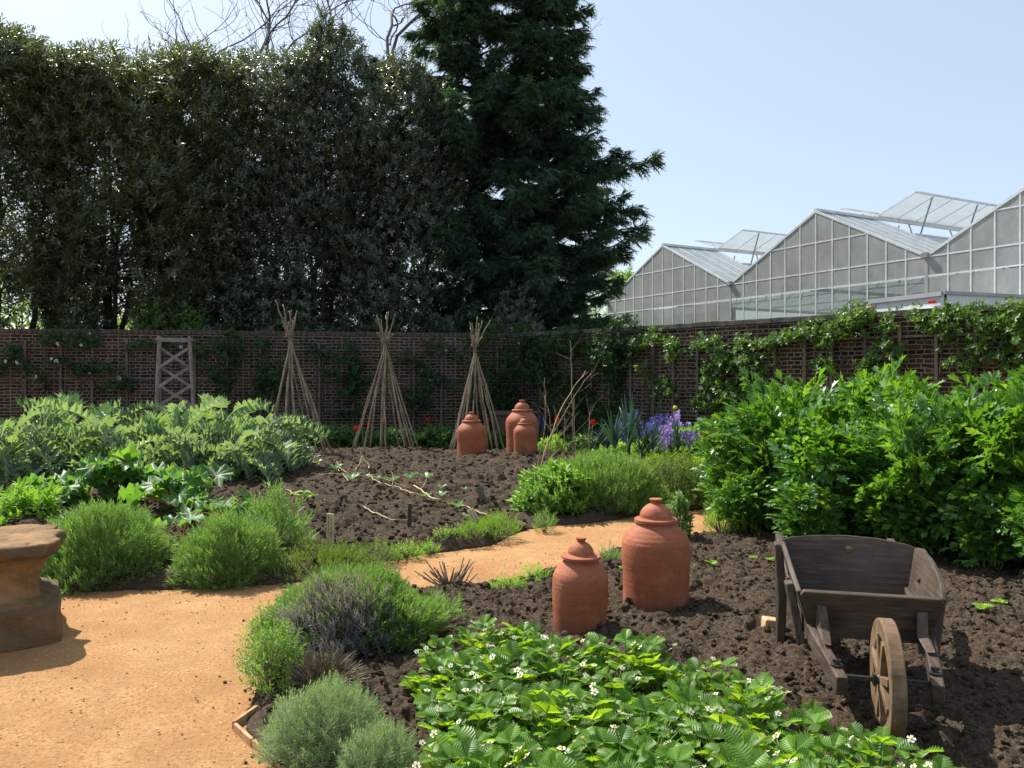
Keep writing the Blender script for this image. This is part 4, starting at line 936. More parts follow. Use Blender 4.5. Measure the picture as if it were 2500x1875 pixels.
# dead clipped bush
t = thing('clipped_bush', 'dead brown clipped bush in front of the largest lavender', 'herb', (-.93, 4.0, .05)); s = MB()
for k in range(420):
    a = random.uniform(0, 2 * PI); e = random.uniform(.15, 1.3); l = random.uniform(.13, .25)
    s.tube(wob((math.cos(a) * .03, math.sin(a) * .03, 0), (math.cos(a) * math.cos(e) * l, math.sin(a) * math.cos(e) * l, math.sin(e) * l * .85), 4, .006), np.linspace(.0035, .002, 4), 3)
s.build('stems', M['deadstem'], t); b = MB(); leaf_cloud(b, SH_LAV2, (0, 0, .04), (.15, .15, .08), 60, sc=.6); b.build('foliage', M['thyme'], t)
t = thing('stem_stump', 'cut brown stump of stems on the soil behind the largest lavender', 'stump', (-.46, 6.02, .04)); s = MB()
for k in range(48):
    a = random.uniform(0, 2 * PI); r = random.uniform(0, .13); q = random.uniform(.2, 1.0); l = random.uniform(.08, .2)
    s.tube([(math.cos(a) * r, math.sin(a) * r, 0), (math.cos(a) * (r + l * (1 - q * .6)), math.sin(a) * (r + l * (1 - q * .6)), l * random.uniform(.4, 1))], (.006, .004), 5)
s.build('stems', M['deadstem'], t)
# low tufts along the edge of the middle bed
TU = 'low green tufts along the edge of the middle bed'
for i, (px, py, R, H, mt, T, n, lab) in enumerate([
    (765, 1395, .30, .17, 'thyme', SH_LAV, 420, 'wide thyme tuft right of the loose lavender'), (840, 1385, .22, .15, 'thyme', SH_LAV, 300, 'thyme tuft behind the top of the largest lavender'),
    (915, 1370, .2, .15, 'thyme', SH_LAV2, 260, 'thyme tuft in the corner where the cross path begins'), (993, 1357, .11, .1, 'lettuce', SH_LAV2, 110, 'yellow green seedling clump beside the cross path'),
    (1048, 1345, .07, .07, 'lettuce', SH_LAV2, 60, 'tiny yellow green clump on the soil edge'), (1088, 1330, .08, .08, 'lettuce', SH_LAV2, 60, 'tiny green clump just above the cross path'),
    (1152, 1325, .1, .12, 'tarr', SH_LAV, 110, 'small upright grassy tuft right of the tilted wooden label'), (1215, 1310, .2, .16, 'tarr', SH_LAV, 330, 'wide grassy tuft beside the sage'),
    (1330, 1290, .1, .16, 'lav', SH_LAV, 120, 'small lavender tuft below the sage'), (1495, 1380, .09, .1, 'lav', SH_LAV, 90, 'small tuft between the two front forcers'),
    (1240, 1445, .12, .035, 'lettuce', SH_LAV2, 90, 'flat moss green weeds on the near edge of the cross path'), (1310, 1420, .1, .035, 'lettuce', SH_LAV2, 60, 'flat weeds left of the smaller front forcer'),
    (1080, 1525, .11, .12, 'lav', SH_LAV, 90, 'sparse lavender seedling right of the largest bush')]):
    x, y = G(px, py, .03); h = HB if y > 6.6 else HA
    bush('herb_tuft', lab, 'herb', x, y, max(0.0, min(h(x, y), .06)), R, H, n, T, mt, .8, 1.0, seed=30 + i, stems=8, lump=.6, group=TU)

# ------------------------------------------------------------------ lovage
def lobed(seed):
    r = random.Random(seed); f = lambda: r.uniform(.88, 1.12)
    return strip_leaf([(0, .02, 0), (.3, .10, .0), (.48, .34 * f(), .10), (.5, .2, -.0), (.62, .22, .02), (.72, .30 * f(), .16), (.76, .14, .02), (.88, .10, .05), (1.06, 0, 0)], .35, .12)
LOBE = [lobed(i) for i in range(3)]
def compound(seed):
    r = random.Random(seed); parts = []
    for i, (t, side) in enumerate([(.35, -1), (.35, 1), (.6, -1), (.6, 1), (.82, -1), (.82, 1), (1.0, 0)]):
        a = side * r.uniform(.75, 1.1); d = np.array([math.sin(a), math.cos(a), r.uniform(-.35, .15)]); l = (.14 - .03 * abs(side) * t) * r.uniform(.85, 1.2)
        parts.append((LOBE[r.randrange(3)], (frame(d, (r.uniform(-.3, .3), r.uniform(-.2, .2), 1)), (side * .012, .22 * t, -.03 * t * t), l)))
        if side and t < .7:
            for s2 in (-.7, .7):
                d2 = np.array([math.sin(a + s2), math.cos(a + s2), r.uniform(-.4, .1)])
                parts.append((LOBE[r.randrange(3)], (frame(d2, (0, 0, 1)), tuple(np.array([side * .012, .22 * t, 0]) + d * .045), l * .72)))
    return merge_tpl(parts)
COMP = [compound(i) for i in range(4)]
def lovage_proto(seed, R, H, nst, nl):
    t = thing('lovage_plant', 'x', 'lovage', (0, 0, 0), group='lovage plants in the tall green clump'); s = MB(); lv = MB()
    P_, D_ = [], []
    for k in range(nst):
        a = k * 2.4; r0 = .05 + .1 * random.random(); r1 = R * math.sqrt((k + .5) / nst) * .85; hh = H * random.uniform(.75, 1.0) * (1 - .25 * (r1 / R) ** 2)
        pts = wob((math.cos(a) * r0, math.sin(a) * r0, 0), (math.cos(a) * r1, math.sin(a) * r1, hh), 9, .012); s.tube(pts, np.linspace(.011, .004, 9), 6)
        for j in range(nl):
            u = random.uniform(.12, 1.0) ** .8 * 8; i = min(int(u), 7); f = u - i; p = pts[i] * (1 - f) + pts[i + 1] * f
            b_ = random.uniform(0, 2 * PI); el = random.uniform(-.1, .9); o = np.array([math.cos(b_) * math.cos(el), math.sin(b_) * math.cos(el), math.sin(el)])
            l = random.uniform(.03, .16); s.tube([p, p + o * l], (.003, .002), 3, cap=False); P_.append(p + o * l); D_.append(o + np.array([0, 0, random.uniform(-.5, .8)]))
    P_ = np.array(P_); D_ = np.array(D_)
    for j in range(4): lv.inst(COMP[j], P_[j::4], D_[j::4], RNG.normal(0, .65, (len(P_[j::4]), 3)) + np.array([0, -.25, .8]), U(.75, 1.15, len(P_[j::4])))
    s.build('stems', M['green_stem'], t, smooth=True); lv.build('foliage', M['lov'], t); return t
LOVP = [lovage_proto(1, .46, 1.4, 16, 16), lovage_proto(2, .48, 1.45, 16, 16), lovage_proto(3, .42, 1.3, 15, 16)]
lov = [(2.42, 8.7, .78, 'lovage plant at the left end of the clump beside the path'), (2.75, 8.3, .92, 'lovage plant second from the left end, over the small path herbs'), (2.3, 7.95, .5, 'short lovage shoot spilling toward the path'), (2.85, 9.75, .75, 'lovage plant at the back left near the bluebells'),
       (3.1, 9.0, 1.0, 'lovage plant behind the left end of the clump'), (3.0, 7.55, .88, 'lovage plant above the left handle of the wheelbarrow'), (3.6, 8.2, 1.06, 'tall lovage plant in the middle of the clump'), (3.55, 7.0, .92, 'lovage plant over the back board of the wheelbarrow'),
       (4.2, 7.6, 1.12, 'tallest lovage plant at the back right of the clump'), (4.15, 6.7, 1.06, 'lovage plant rising right of the wheelbarrow'), (4.0, 9.0, 1.08, 'lovage plant at the back under the brick wall'), (4.85, 7.1, 1.1, 'lovage plant at the right edge of the picture'),
       (4.6, 6.35, .95, 'lovage plant near the right edge, lower front'), (3.25, 6.95, .5, 'low lovage leaves behind the back board of the wheelbarrow'), (3.75, 6.45, .52, 'low lovage leaves right of the back board'), (2.6, 7.2, .42, 'low lovage offshoot on the soil edge behind the wheelbarrow'), (4.0, 5.95, .5, 'low lovage offshoot at the right edge of the picture'), (4.9, 8.4, 1.1, 'lovage plant in the far right corner of the clump')]
for i, (x, y, s, lab) in enumerate(lov):
    o = LOVP[i % 3] if i < 3 else copy_tree(LOVP[i % 3])
    o.location = (x, y, .03); o.rotation_euler = (0, 0, i * 1.7); o.scale = (s ** .7, s ** .7, s); o['label'] = lab

# ------------------------------------------------------------------ strawberries
teeth = [(0, .03, 0)]
for i in range(1, 8):
    y = i / 8; w_ = .42 * math.sin(min(1, y * 1.15) * PI * .78) + .05; teeth.append((y - .035, w_ * .76, 0)); teeth.append((y, w_ * 1.08, .08))
teeth.append((1.02, 0, 0)); SLEAF = strip_leaf(teeth, .34, .2, .03)
def trifol(seed):
    r = random.Random(seed); return merge_tpl([(SLEAF, (frame((math.sin(a), math.cos(a), r.uniform(.05, .3)), (0, 0, 1)), (0, 0, 0), s * r.uniform(.9, 1.1))) for a, s in ((0, 1), (1.35, .92), (-1.35, .92))])
TRI = [trifol(i) for i in range(3)]
def berry_proto(seed):
    t = thing('strawberry_plant', 'x', 'strawberry', (0, 0, 0), group='strawberry plants in the front bed'); s = MB(); lv = MB()
    for k in range(17):
        a = k * 2.4 + random.uniform(-.3, .3); r = random.uniform(.03, .15) * (1 if k > 3 else .5); hh = random.uniform(.1, .2) * (1 - r * 1.6)
        p = np.array([math.cos(a) * r, math.sin(a) * r, hh]); s.tube([(0, 0, 0), p * np.array([.5, .5, .65]), p], (.003, .0025, .002), 4, cap=False)
        D = np.array([math.cos(a) * .9, math.sin(a) * .9, random.uniform(-.2, 1.0)])
        lv.inst(TRI[k % 3], p, D, (random.uniform(-.45, .45), random.uniform(-.45, .45), 1), random.uniform(.04, .07))
    for k in range(9):
        a = random.uniform(0, 6.3); r = random.uniform(.02, .1); lv.inst(TRI[k % 3], (math.cos(a) * r, math.sin(a) * r, random.uniform(.03, .09)), (math.cos(a), math.sin(a), random.uniform(-.3, .3)), (0, 0, 1), random.uniform(.03, .055))
    fl = [((random.uniform(-.12, .12), random.uniform(-.12, .12), random.uniform(.13, .2))) for _ in range(5)]
    for f in fl: s.tube([(0, 0, 0), (f[0] * .5, f[1] * .5, f[2] * .7), f], .0015, 3, cap=False)
    s.build('stalks', M['green_stem'], t); lv.build('foliage', M['straw'], t)
    for f in fl:
        c = MB(); D = nrm(np.array([random.uniform(-.5, .5), random.uniform(-.8, .1), .8])); Rr = frame(D, (.3, .2, .1)); c.inst(BLOOM, (0, 0, 0), D, (.3, .2, .1), .0145)
        v, fc = ico(); c.add(v * .0045 + D * .003, fc, 1); c.build('flower', [M['petal'], M['yellow']], t, loc=f)
    return t
BERRY = [berry_proto(i) for i in range(4)]
SB = [(-.42, 4.1), (-.25, 4.3), (.08, 4.3), (.42, 3.98), (.95, 3.9), (1.1, 3.6), (1.18, 3.3), (1.42, 3.0), (1.62, 2.8), (1.9, 2.4), (.2, 2.4), (-.3, 2.6), (-.34, 3.1), (-.4, 3.7)]
cand = []; tries = 0
while len(cand) < 56 and tries < 6000:
    tries += 1; x = random.uniform(-.5, 2.1); y = random.uniform(2.55, 5.0)
    if sdf(SB, np.array([x]), np.array([y]))[0] > .03 and all((x - a) ** 2 + (y - b_) ** 2 > .165 ** 2 for a, b_ in cand): cand.append((x, y))
cand += [(1.98, 2.85), (.66, 4.02), (2.25, 2.75)]
cand.sort(key=lambda p: -p[1])
for i, (x, y) in enumerate(cand):
    o = BERRY[i] if i < 4 else copy_tree(BERRY[i % 4]); s = random.uniform(.85, 1.2)
    o.location = (x, y, HA(x, y) - .005); o.rotation_euler = (0, 0, random.uniform(0, 6.3)); o.scale = (s, s, s)
    px = CX + F * x / y
    o['label'] = 'strawberry plant with serrated leaves and small white flowers within the front bed'
for o, lab in ((sorted([q for q in bpy.data.objects if q.name.startswith('strawberry_plant')], key=lambda q: q.location.x)[0], 'leftmost strawberry plant of the front bed, below the largest lavender'),
               (sorted([q for q in bpy.data.objects if q.name.startswith('strawberry_plant')], key=lambda q: -q.location.y)[0], 'farthest strawberry plant, left of the smaller front forcer'),
               (sorted([q for q in bpy.data.objects if q.name.startswith('strawberry_plant')], key=lambda q: -q.location.x)[0], 'strawberry plant furthest right, in front of the barrow wheel')):
    o['label'] = lab

# ------------------------------------------------------------------ cardoons and rhubarb
def cardoon_leaf(seed, arch):
    r = random.Random(seed); parts_V = []; Fs = []; n = 10; V = []
    def mid(t): return (0, math.sin(t * arch) / arch, (1 - math.cos(t * arch)) / arch * -1 + 0)
    for i in range(n + 1):
        t = i / n; V.append(mid(t)); V.append((.012 * (1 - t), mid(t)[1], mid(t)[2] + .01)); V.append((-.012 * (1 - t), mid(t)[1], mid(t)[2] + .01))
    for i in range(n): a, b_ = 3 * i, 3 * i + 3; Fs += [(a, a + 1, b_ + 1, b_), (a, b_, b_ + 2, a + 2)]
    for i in range(3, n + 1):
        t = i / n - .02; m0 = np.array(mid(t)); m1 = np.array(mid(min(1, t + .085))); w_ = .215 * math.sin(min(1, t * 1.02) ** .9 * PI * .86 + .25) + .03
        for sg in (-1, 1):
            w2 = w_ * r.uniform(.75, 1.15); f = .09 + .1 * t; k = len(V); zt = r.uniform(-.07, .04)
            tip = m0 + np.array([sg * w2, f * 1.1, zt]); mA = m0 * .5 + tip * .5; s1 = mA + np.array([sg * .02, .085, .02]); s0 = mA + np.array([sg * .035, -.035, -.01])
            b2 = m0 * .35 + tip * .65 + np.array([0, .02, 0]); b3 = m0 * .4 + tip * .6 + np.array([0, -.012, 0])
            V += [tuple(m0), tuple(s0), tuple(b3), tuple(tip), tuple(b2), tuple(s1), tuple(m1)]
            Fs += [(k, k + 1, k + 2, k + 5, k + 6), (k + 2, k + 3, k + 4, k + 5)] if sg > 0 else [(k + 6, k + 5, k + 2, k + 1, k), (k + 5, k + 4, k + 3, k + 2)]
    return tpl(V, Fs)
CARD = [cardoon_leaf(i, a) for i, a in enumerate((1.2, 1.9, 2.4, 2.9))]
CG = 'silvery cardoons in the left part of the middle bed'
def cardoon(label, x, y, H, nl, R):
    nl = int(nl * 1.35)
    t = thing('cardoon_plant', label, 'cardoon', (x, y, HB(x, y) - .03), group=CG); b = MB(); s = MB()
    for k in range(nl):
        a = k * 2.4 + random.uniform(-.25, .25); q = k / nl; el = 1.18 - .68 * q + random.uniform(-.12, .12)
        L = min(H, 1.15) * random.uniform(.6, .92) * (.85 + .2 * q) * (R if q > .5 else 1); o = np.array([math.cos(a) * math.cos(el), math.sin(a) * math.cos(el), math.sin(el)])
        st = np.array([math.cos(a), math.sin(a), 0]) * .05 + np.array([0, 0, random.uniform(.08, .6) * H * (1 - .45 * q)])
        T = CARD[random.choice((1, 2, 2, 3)) if q > .3 else random.choice((0, 1, 1))]
        up = nrm(np.cross(np.cross(o, (0, 0, 1)), o) * 1 + RNG.normal(0, .15, 3)); b.inst(T, st, o, up, L)
        s.tube([(0, 0, 0), st * .6, st], .018, 5)
    b.build('foliage', M['card'], t); s.build('stems', M['green_stem'], t)
for a in [('cardoon at the left edge of the picture with drooping silver leaves', -7.15, 11.4, .95, 40, 1), ('tall cardoon standing second from the left edge', -6.3, 11.8, 1.35, 44, 1), ('silvery cardoon arching low in front of the second one', -6.45, 10.5, .95, 40, 1.1),
          ('cardoon behind the rhubarb with a deep shaded middle', -5.5, 11.2, 1.1, 44, 1), ('upright cardoon standing left of the lattice obelisk', -4.95, 12.0, 1.35, 44, 1), ('cardoon directly in front of the lattice obelisk', -4.2, 11.9, 1.32, 44, 1),
          ('low front cardoon above the dug soil', -4.45, 10.9, 1.0, 40, 1.05), ('cardoon at the right end beside the leftmost wigwam', -3.55, 11.7, 1.08, 44, 1), ('spreading cardoon at the bottom right of the clump', -3.65, 10.85, .85, 36, 1.1), ('small cardoon low at the left edge of the clump', -7.2, 10.3, .6, 30, 1.1)]:
    cardoon(a[0], a[1], a[2], a[3], a[4], a[5])
def rhub_leaf(seed):
    r = random.Random(seed); nr, na = 5, 26; V = [(0, 0, 0)]; Fs = []
    for i in range(1, nr + 1):
        for j in range(na + 1):
            a = -2.75 + 5.5 * j / na; R_ = (.62 - .10 * math.cos(a) + .08 * abs(math.sin(a * 2.5))) * (1 + .08 * r.uniform(-1, 1)) * (1.0 if abs(a) < 2.2 else .8)
            if abs(a) < .45: R_ += .16 * (1 - abs(a) / .45)
            q = i / nr; V.append((math.sin(a) * R_ * q, .12 + math.cos(a) * R_ * q, .17 * q * q * math.sin(j * 1.9 + seed) + .14 * q * q * abs(math.sin(a)) - .18 * q * q * max(0, math.cos(a)) + r.uniform(-.015, .015)))
    for j in range(na): Fs.append((0, 1 + j, 2 + j))
    for i in range(nr - 1):
        for j in range(na): a = 1 + i * (na + 1) + j; Fs.append((a, a + na + 1, a + na + 2, a + 1))
    return tpl(V, Fs)
RHUB = [rhub_leaf(i) for i in range(4)]
def rhubarb(label, x, y, n, s, H):
    t = thing('rhubarb_plant', label, 'rhubarb', (x, y, HB(x, y)), group='rhubarb plants behind the left lavenders'); b = MB(); st = MB()
    for k in range(n):
        a = k * 2.4; r = random.uniform(.1, .5) * math.sqrt((k + 1) / n); h = H * random.uniform(.35, 1) * (1 - .6 * r); p = np.array([math.cos(a) * r, math.sin(a) * r, h])
        st.tube([(0, 0, 0), p * (.5, .5, .6), p], (.012, .01, .008), 5); b.inst(RHUB[k % 4], p, (math.cos(a), math.sin(a), random.uniform(-.9, .7)), (random.uniform(-.5, .5), random.uniform(-.5, .5), 1), s * random.uniform(.75, 1.15))
    b.build('foliage', M['rhub'], t, smooth=True); st.build('stalks', M['redstem'], t)
rhubarb('tall rhubarb with crinkled leaves behind the broad lavender', -4.3, 8.9, 24, .27, .5); rhubarb('rhubarb in the gap between the first two lavenders', -3.3, 8.05, 20, .25, .36)
rhubarb('rhubarb left of the others with pale drooping leaves', -4.75, 8.55, 16, .24, .3); rhubarb('low rhubarb leaves behind the rounded second lavender', -2.75, 7.75, 11, .2, .2)
rhubarb('small rhubarb crown showing red stalks above the path', -2.78, 6.9, 5, .16, .22); rhubarb('rhubarb leaves reaching to the soil heap', -3.75, 8.9, 15, .25, .38)
bush('herb_bush', 'bright leafy plant at the left edge over the mulch', 'herb', -4.85, 8.1, .06, .3, .33, 160, SH_SAGE, 'lettuce', 1.3, .7, seed=50, lump=.6)

# ------------------------------------------------------------------ wigwams, obelisk
WG = 'hazel pole wigwams on the middle bed'
def wigwam(label, x, y, R, zb, zt, n, seed, lean=(0, 0)):
    rr = random.Random(seed); t = thing('pole_wigwam', label, 'wigwam', (x, y, 0), group=WG)
    for k in range(n):
        a = k * 2 * PI / n + rr.uniform(-.2, .2); r = R * rr.uniform(.85, 1.08); f = np.array([math.cos(a) * r, math.sin(a) * r, HB(x + math.cos(a) * r, y + math.sin(a) * r) - .08])
        bd = np.array([lean[0] + math.cos(a + 2.6) * .035, lean[1] + math.sin(a + 2.6) * .035, zb]); top = bd + (bd - f) / (zb - f[2]) * rr.uniform(.25, 1) * (zt - zb) * np.array([.9, .9, 1])
        if rr.random() < .25: top += np.array([rr.uniform(-.2, .2), rr.uniform(-.1, .1), -.05])
        m = 18; ts = np.linspace(0, 1, 9)[:, None]; p1 = f * (1 - ts) + bd * ts + np.sin(ts * PI) * RNG.normal(0, .02, 3); p2 = bd * (1 - ts[1:]) + top * ts[1:]
        pts = np.concatenate([p1, p2]) + RNG.normal(0, .006, (17, 3)); rad = np.linspace(.0165, .009, 17) * (1 + .18 * RNG.uniform(-1, 1, 17)); b = MB(); b.tube(pts, rad, 6)
        for q in range(4):
            i = rr.randint(1, 12); dd = nrm(np.array([rr.uniform(-1, 1), rr.uniform(-1, 1), .8])); b.tube([pts[i], pts[i] + dd * .05], (.006, .003), 4)
        b.build('pole', M['cane'], t, smooth=True)
    b = MB(); b.lathe([(.07 + .008 * math.cos(q), .014 * math.sin(q)) for q in np.linspace(0, 2 * PI, 7)[:-1]], 20, (lean[0], lean[1], zb), closed=True)
    b.lathe([(.068 + .008 * math.cos(q), .014 * math.sin(q)) for q in np.linspace(0, 2 * PI, 7)[:-1]], 20, (lean[0], lean[1], zb + .03), closed=True); b.build('binding', M['twig'], t)
wigwam('leftmost pole wigwam beside the cardoons', -3.68, 14.3, .60, 2.28, 2.95, 13, 3, (-.2, 0))
wigwam('middle pole wigwam with a bent pole sticking out of its top', -2.33, 15.2, .62, 2.24, 2.82, 14, 5, (-.02, 0))
wigwam('rightmost pole wigwam behind the lone terracotta forcer', -.74, 15.9, .58, 2.18, 2.8, 13, 8, (.02, 0))
ob = thing('lattice_obelisk', 'grey wooden lattice obelisk standing behind the cardoons', 'obelisk', (-6.05, 14.7, 0), .35)
cs = [(-1, -1), (1, -1), (1, 1), (-1, 1)]
def oc(i, z): r = .33 - .035 * z; return np.array([cs[i % 4][0] * r, cs[i % 4][1] * r, z])
for i in range(4):
    MB().tube(wob(oc(i, -.1), oc(i, 2.3), 8, .008), .022, 6).build('leg', M['lattice'], ob)
    for j in range(6):
        z = .35 + j * .33; p, q = (oc(i, z), oc(i + 1, z + .38)) if i % 2 == 0 else (oc(i, z + .38), oc(i + 1, z))
        if z + .38 < 2.3: MB().bar(p * 1.03, q * 1.03, .05, .012, up=nrm(np.cross(q - p, (0, 0, 1)))).build('slat', M['lattice'], ob)
    MB().bar(oc(i, 2.24) * (1.15, 1.15, 1), oc(i + 1, 2.24) * (1.15, 1.15, 1), .03, .05).build('top_rail', M['lattice'], ob)

# ------------------------------------------------------------------ twigs, leeks, flowers
TW = 'tall bare twigs pushed in beside the sage'
tw = [(1305, 1180, [(1330, 1050), (1330, 920)], 'thin straight twig standing left of the tall bowed one'), (1315, 1180, [(1330, 1100), (1380, 980), (1430, 905)], 'tall bowed pale twig arching to the right'), (1400, 1160, [(1400, 1050), (1395, 920), (1392, 830)], 'tallest upright twig in the group'),
      (1380, 1150, [(1378, 1080), (1378, 1010)], 'short straight twig with a broken end'), (1320, 1160, [(1350, 1060), (1420, 940), (1445, 912)], 'forked twig leaning to the right'), (1410, 1150, [(1405, 1080), (1400, 960)], 'twig just right of the tallest one'),
      (1340, 1150, [(1345, 1040), (1330, 965)], 'short twig leaning to the left'), (1345, 1160, [(1360, 1080), (1410, 1010)], 'lower slanting twig with side shoots'), (1440, 1120, [(1438, 1050), (1439, 1005)], 'small twig nearest the leeks')]
for px, py, pts, lab in tw:
    z0 = .16; d = (EYE - z0) * F / (py - HY); d = min(d, 12.2); base = np.array([(px - CX) / F * d, d, HB((px - CX) / F * d, d)]); t = thing('twig', lab, 'twig', tuple(base), group=TW)
    pl = [np.array([0, 0, -.05])] + [P(a, b_, d + .25 * i) - base for i, (a, b_) in enumerate(pts)]; pl = np.array(smooth_prof(pl, 5)); pl += RNG.normal(0, .006, pl.shape)
    b = MB(); b.tube(pl, np.linspace(.011, .004, len(pl)), 5)
    for q in range(5):
        i = random.randint(3, len(pl) - 2); b.tube(wob(pl[i], pl[i] + np.array([random.uniform(-.25, .25), random.uniform(-.1, .1), random.uniform(.1, .3)]), 4, .01), np.linspace(.004, .002, 4), 4)
    b.build('stem', M['twig' if 'pale' not in lab else 'straw_twig'], t)
def strap(b, p, d, L, w_, bend, n=7):
    d = nrm(d); out = nrm(np.array([d[0], d[1], 0.0001])); V = []; pos = np.array(p, float); v = d.copy(); sd_ = nrm(np.cross(d, (0, 0, 1)) + 1e-6)
    for i in range(n + 1):
        t_ = i / n; w2 = w_ * (1 - t_ ** 2.2) + .001; V += [pos - sd_ * w2, pos + np.array([0, 0, -w_ * .25]) * 0 - out * w_ * .4, pos + sd_ * w2]; pos = pos + v * L / n
        v = nrm(v + (out * .4 + np.array([0, 0, -1])) * bend * t_ / n * 2)
    b.add(V, [f for i in range(n) for f in ((3 * i, 3 * i + 1, 3 * i + 4, 3 * i + 3), (3 * i + 1, 3 * i + 2, 3 * i + 5, 3 * i + 4))])
LK = 'leeks in the right part of the middle bed'
for i, (px, py, H, lab) in enumerate([(1455, 1135, .62, 'leftmost leek beside the bare twigs'), (1500, 1140, .8, 'leek with bent tips left of the tallest'), (1535, 1135, 1.0, 'tallest leek under the bluebells'), (1565, 1150, .75, 'leek leaning right of the tallest'), (1588, 1140, .85, 'leek with upright fan between two others'), (1652, 1145, .8, 'rightmost leek below the lilac flowers'), (1480, 1125, .6, 'small leek behind the left ones')]):
    x, y = G(px, py, .15); t = thing('leek', lab, 'leek', (x, y, HB(x, y) - .02), i * .9, group=LK); b = MB()
    MB().tube([(0, 0, 0), (0, 0, H * .38)], (.026, .03), 8).build('shank', M['leek'], t, smooth=True)
    for k in range(11):
        sg = 1 if k % 2 else -1; a = random.uniform(-.35, .35) + (0 if sg > 0 else PI); el = 1.38 - .5 * (1 - k / 11) ; strap(b, (0, 0, H * (.2 + .2 * k / 11)), (math.cos(a) * math.cos(el), math.sin(a) * math.cos(el) * .6, math.sin(el)), H * random.uniform(.6, .8), .026, random.choice((.1, .3, .9)))
    b.build('leaves', M['leek'], t)
def bells(label, px, py, d, n, mat, H, wd):
    x = (px - CX) / F * d; t = thing('bluebell_clump', label, 'flowers', (x, d, .05), group='bluebells in the border under the wall'); b = MB(); s = MB(); lf = MB()
    for k in range(n):
        dx, dy = random.uniform(-wd, wd), random.uniform(-.2, .2); h = H * random.uniform(.75, 1.05) * (1 - .3 * abs(dx / wd)); tp = (dx * 1.1, dy, h); s.tube([(dx * .6, dy * .6, 0), tp], .006, 4, cap=False)
        q = 22; zz = h - U(0, .24, q); an = U(0, 6.28, q); rr2 = U(.01, .05, q); b = MB(); b.inst(BLOOM, np.stack([dx * 1.1 + np.cos(an) * rr2, dy + np.sin(an) * rr2, zz], 1), np.stack([np.cos(an), np.sin(an), -.3 + 0 * an], 1), (0, 0, 1), U(.016, .028, q)); b.build('flower_spike', M[mat], t)
        for j in range(3): strap(lf, (dx * .6, dy * .6, 0), (random.uniform(-.5, .5), random.uniform(-.5, .5), 1), h * .75, .012, .7, 5)
    s.build('stems', M['green_stem'], t); lf.build('leaves', M['low'], t)
bells('blue bluebells at the left, under the brick wall', 1555, 0, 15.1, 15, 'blue', 1.02, .42); bells('blue bluebells between the other blue clump and the lilac ones', 1615, 0, 14.6, 13, 'blue', .98, .3)
bells('pale lilac bells in full sun right of the blue ones', 1652, 0, 13.0, 30, 'lilac', 1.0, .2); bells('few blue bells behind the tallest distant forcer', 1305, 0, 17.6, 8, 'blue', .9, .22); bells('small faded lilac bells beside the large green leaves', 1690, 0, 13.4, 6, 'lilac', .8, .12)
TL = 'red tulips in the border under the walls'
TP = strip_leaf([(0, .12, 0), (.35, .42, 0), (.75, .36, 0), (1, .02, 0)], .5, -.1)
def tulip_proto():
    t = thing('tulip', 'x', 'tulip', (0, 0, 0), group=TL); MB().tube([(0, 0, 0), (.01, 0, .25), (0, 0, .42)], .006, 5).build('stem', M['green_stem'], t)
    b = MB()
    for k in range(6): a = k * PI / 3; d = np.array([math.cos(a), math.sin(a), 0]); b.inst(TP, d * .012 + np.array([0, 0, .42]), d * .42 + np.array([0, 0, 1]), -d, .095)
    b.build('flower', M['red'], t); b = MB()
    for k in range(3): a = k * 2.1; strap(b, (0, 0, 0), (math.cos(a) * .5, math.sin(a) * .5, 1), .34, .022, .6, 6)
    b.build('leaves', M['low'], t); return t
tp0 = tulip_proto()
for i, (px, py, d, lab) in enumerate([(870, 1045, 16.6, 'leftmost red tulip between the first two wigwams'), (884, 1038, 16.9, 'red tulip touching the left pole of the middle wigwam'), (900, 1038, 17.1, 'red tulip seen just inside the middle wigwam'), (1045, 1024, 17.2, 'lone red tulip right of the middle wigwam'), (1190, 1025, 17.3, 'red tulip seen inside the rightmost wigwam'),
                                    (1360, 1025, 16.4, 'red tulip between the distant forcers and the twigs'), (1623, 1045, 13.6, 'red tulip just left of the lilac bells'), (1630, 1050, 13.9, 'red tulip at the foot of the lilac bells'), (1720, 1057, 12.6, 'low red tulip in front of the large green leaves'), (1733, 1045, 12.8, 'red tulip nearest the lovage'), (1447, 1030, 16.0, 'red tulip right of the tallest twig')]):
    o = tp0 if i == 0 else copy_tree(tp0); p = P(px, py, d); o.location = (p[0], p[1], max(p[2] - .47, -.02)); s = max(1, (p[2]) / .5) if p[2] < .47 else 1; o.scale = (1.15, 1.15, 1); o['label'] = lab; o.rotation_euler = (0, 0, i)
t = thing('yellow_flower', 'single yellow flower on a tall stem against the brick wall', 'flower', (P(1646, 1000, 15.2)[0], 15.2, 0)); h_ = P(1646, 995, 15.2)[2]
MB().tube([(0, 0, 0), (.02, 0, h_)], .006, 5).build('stem', M['green_stem'], t); b = MB(); v, fc = ico(); b.add(v * (.05, .05, .045) + (.02, 0, h_), fc); b.build('flower', M['yellow'], t)
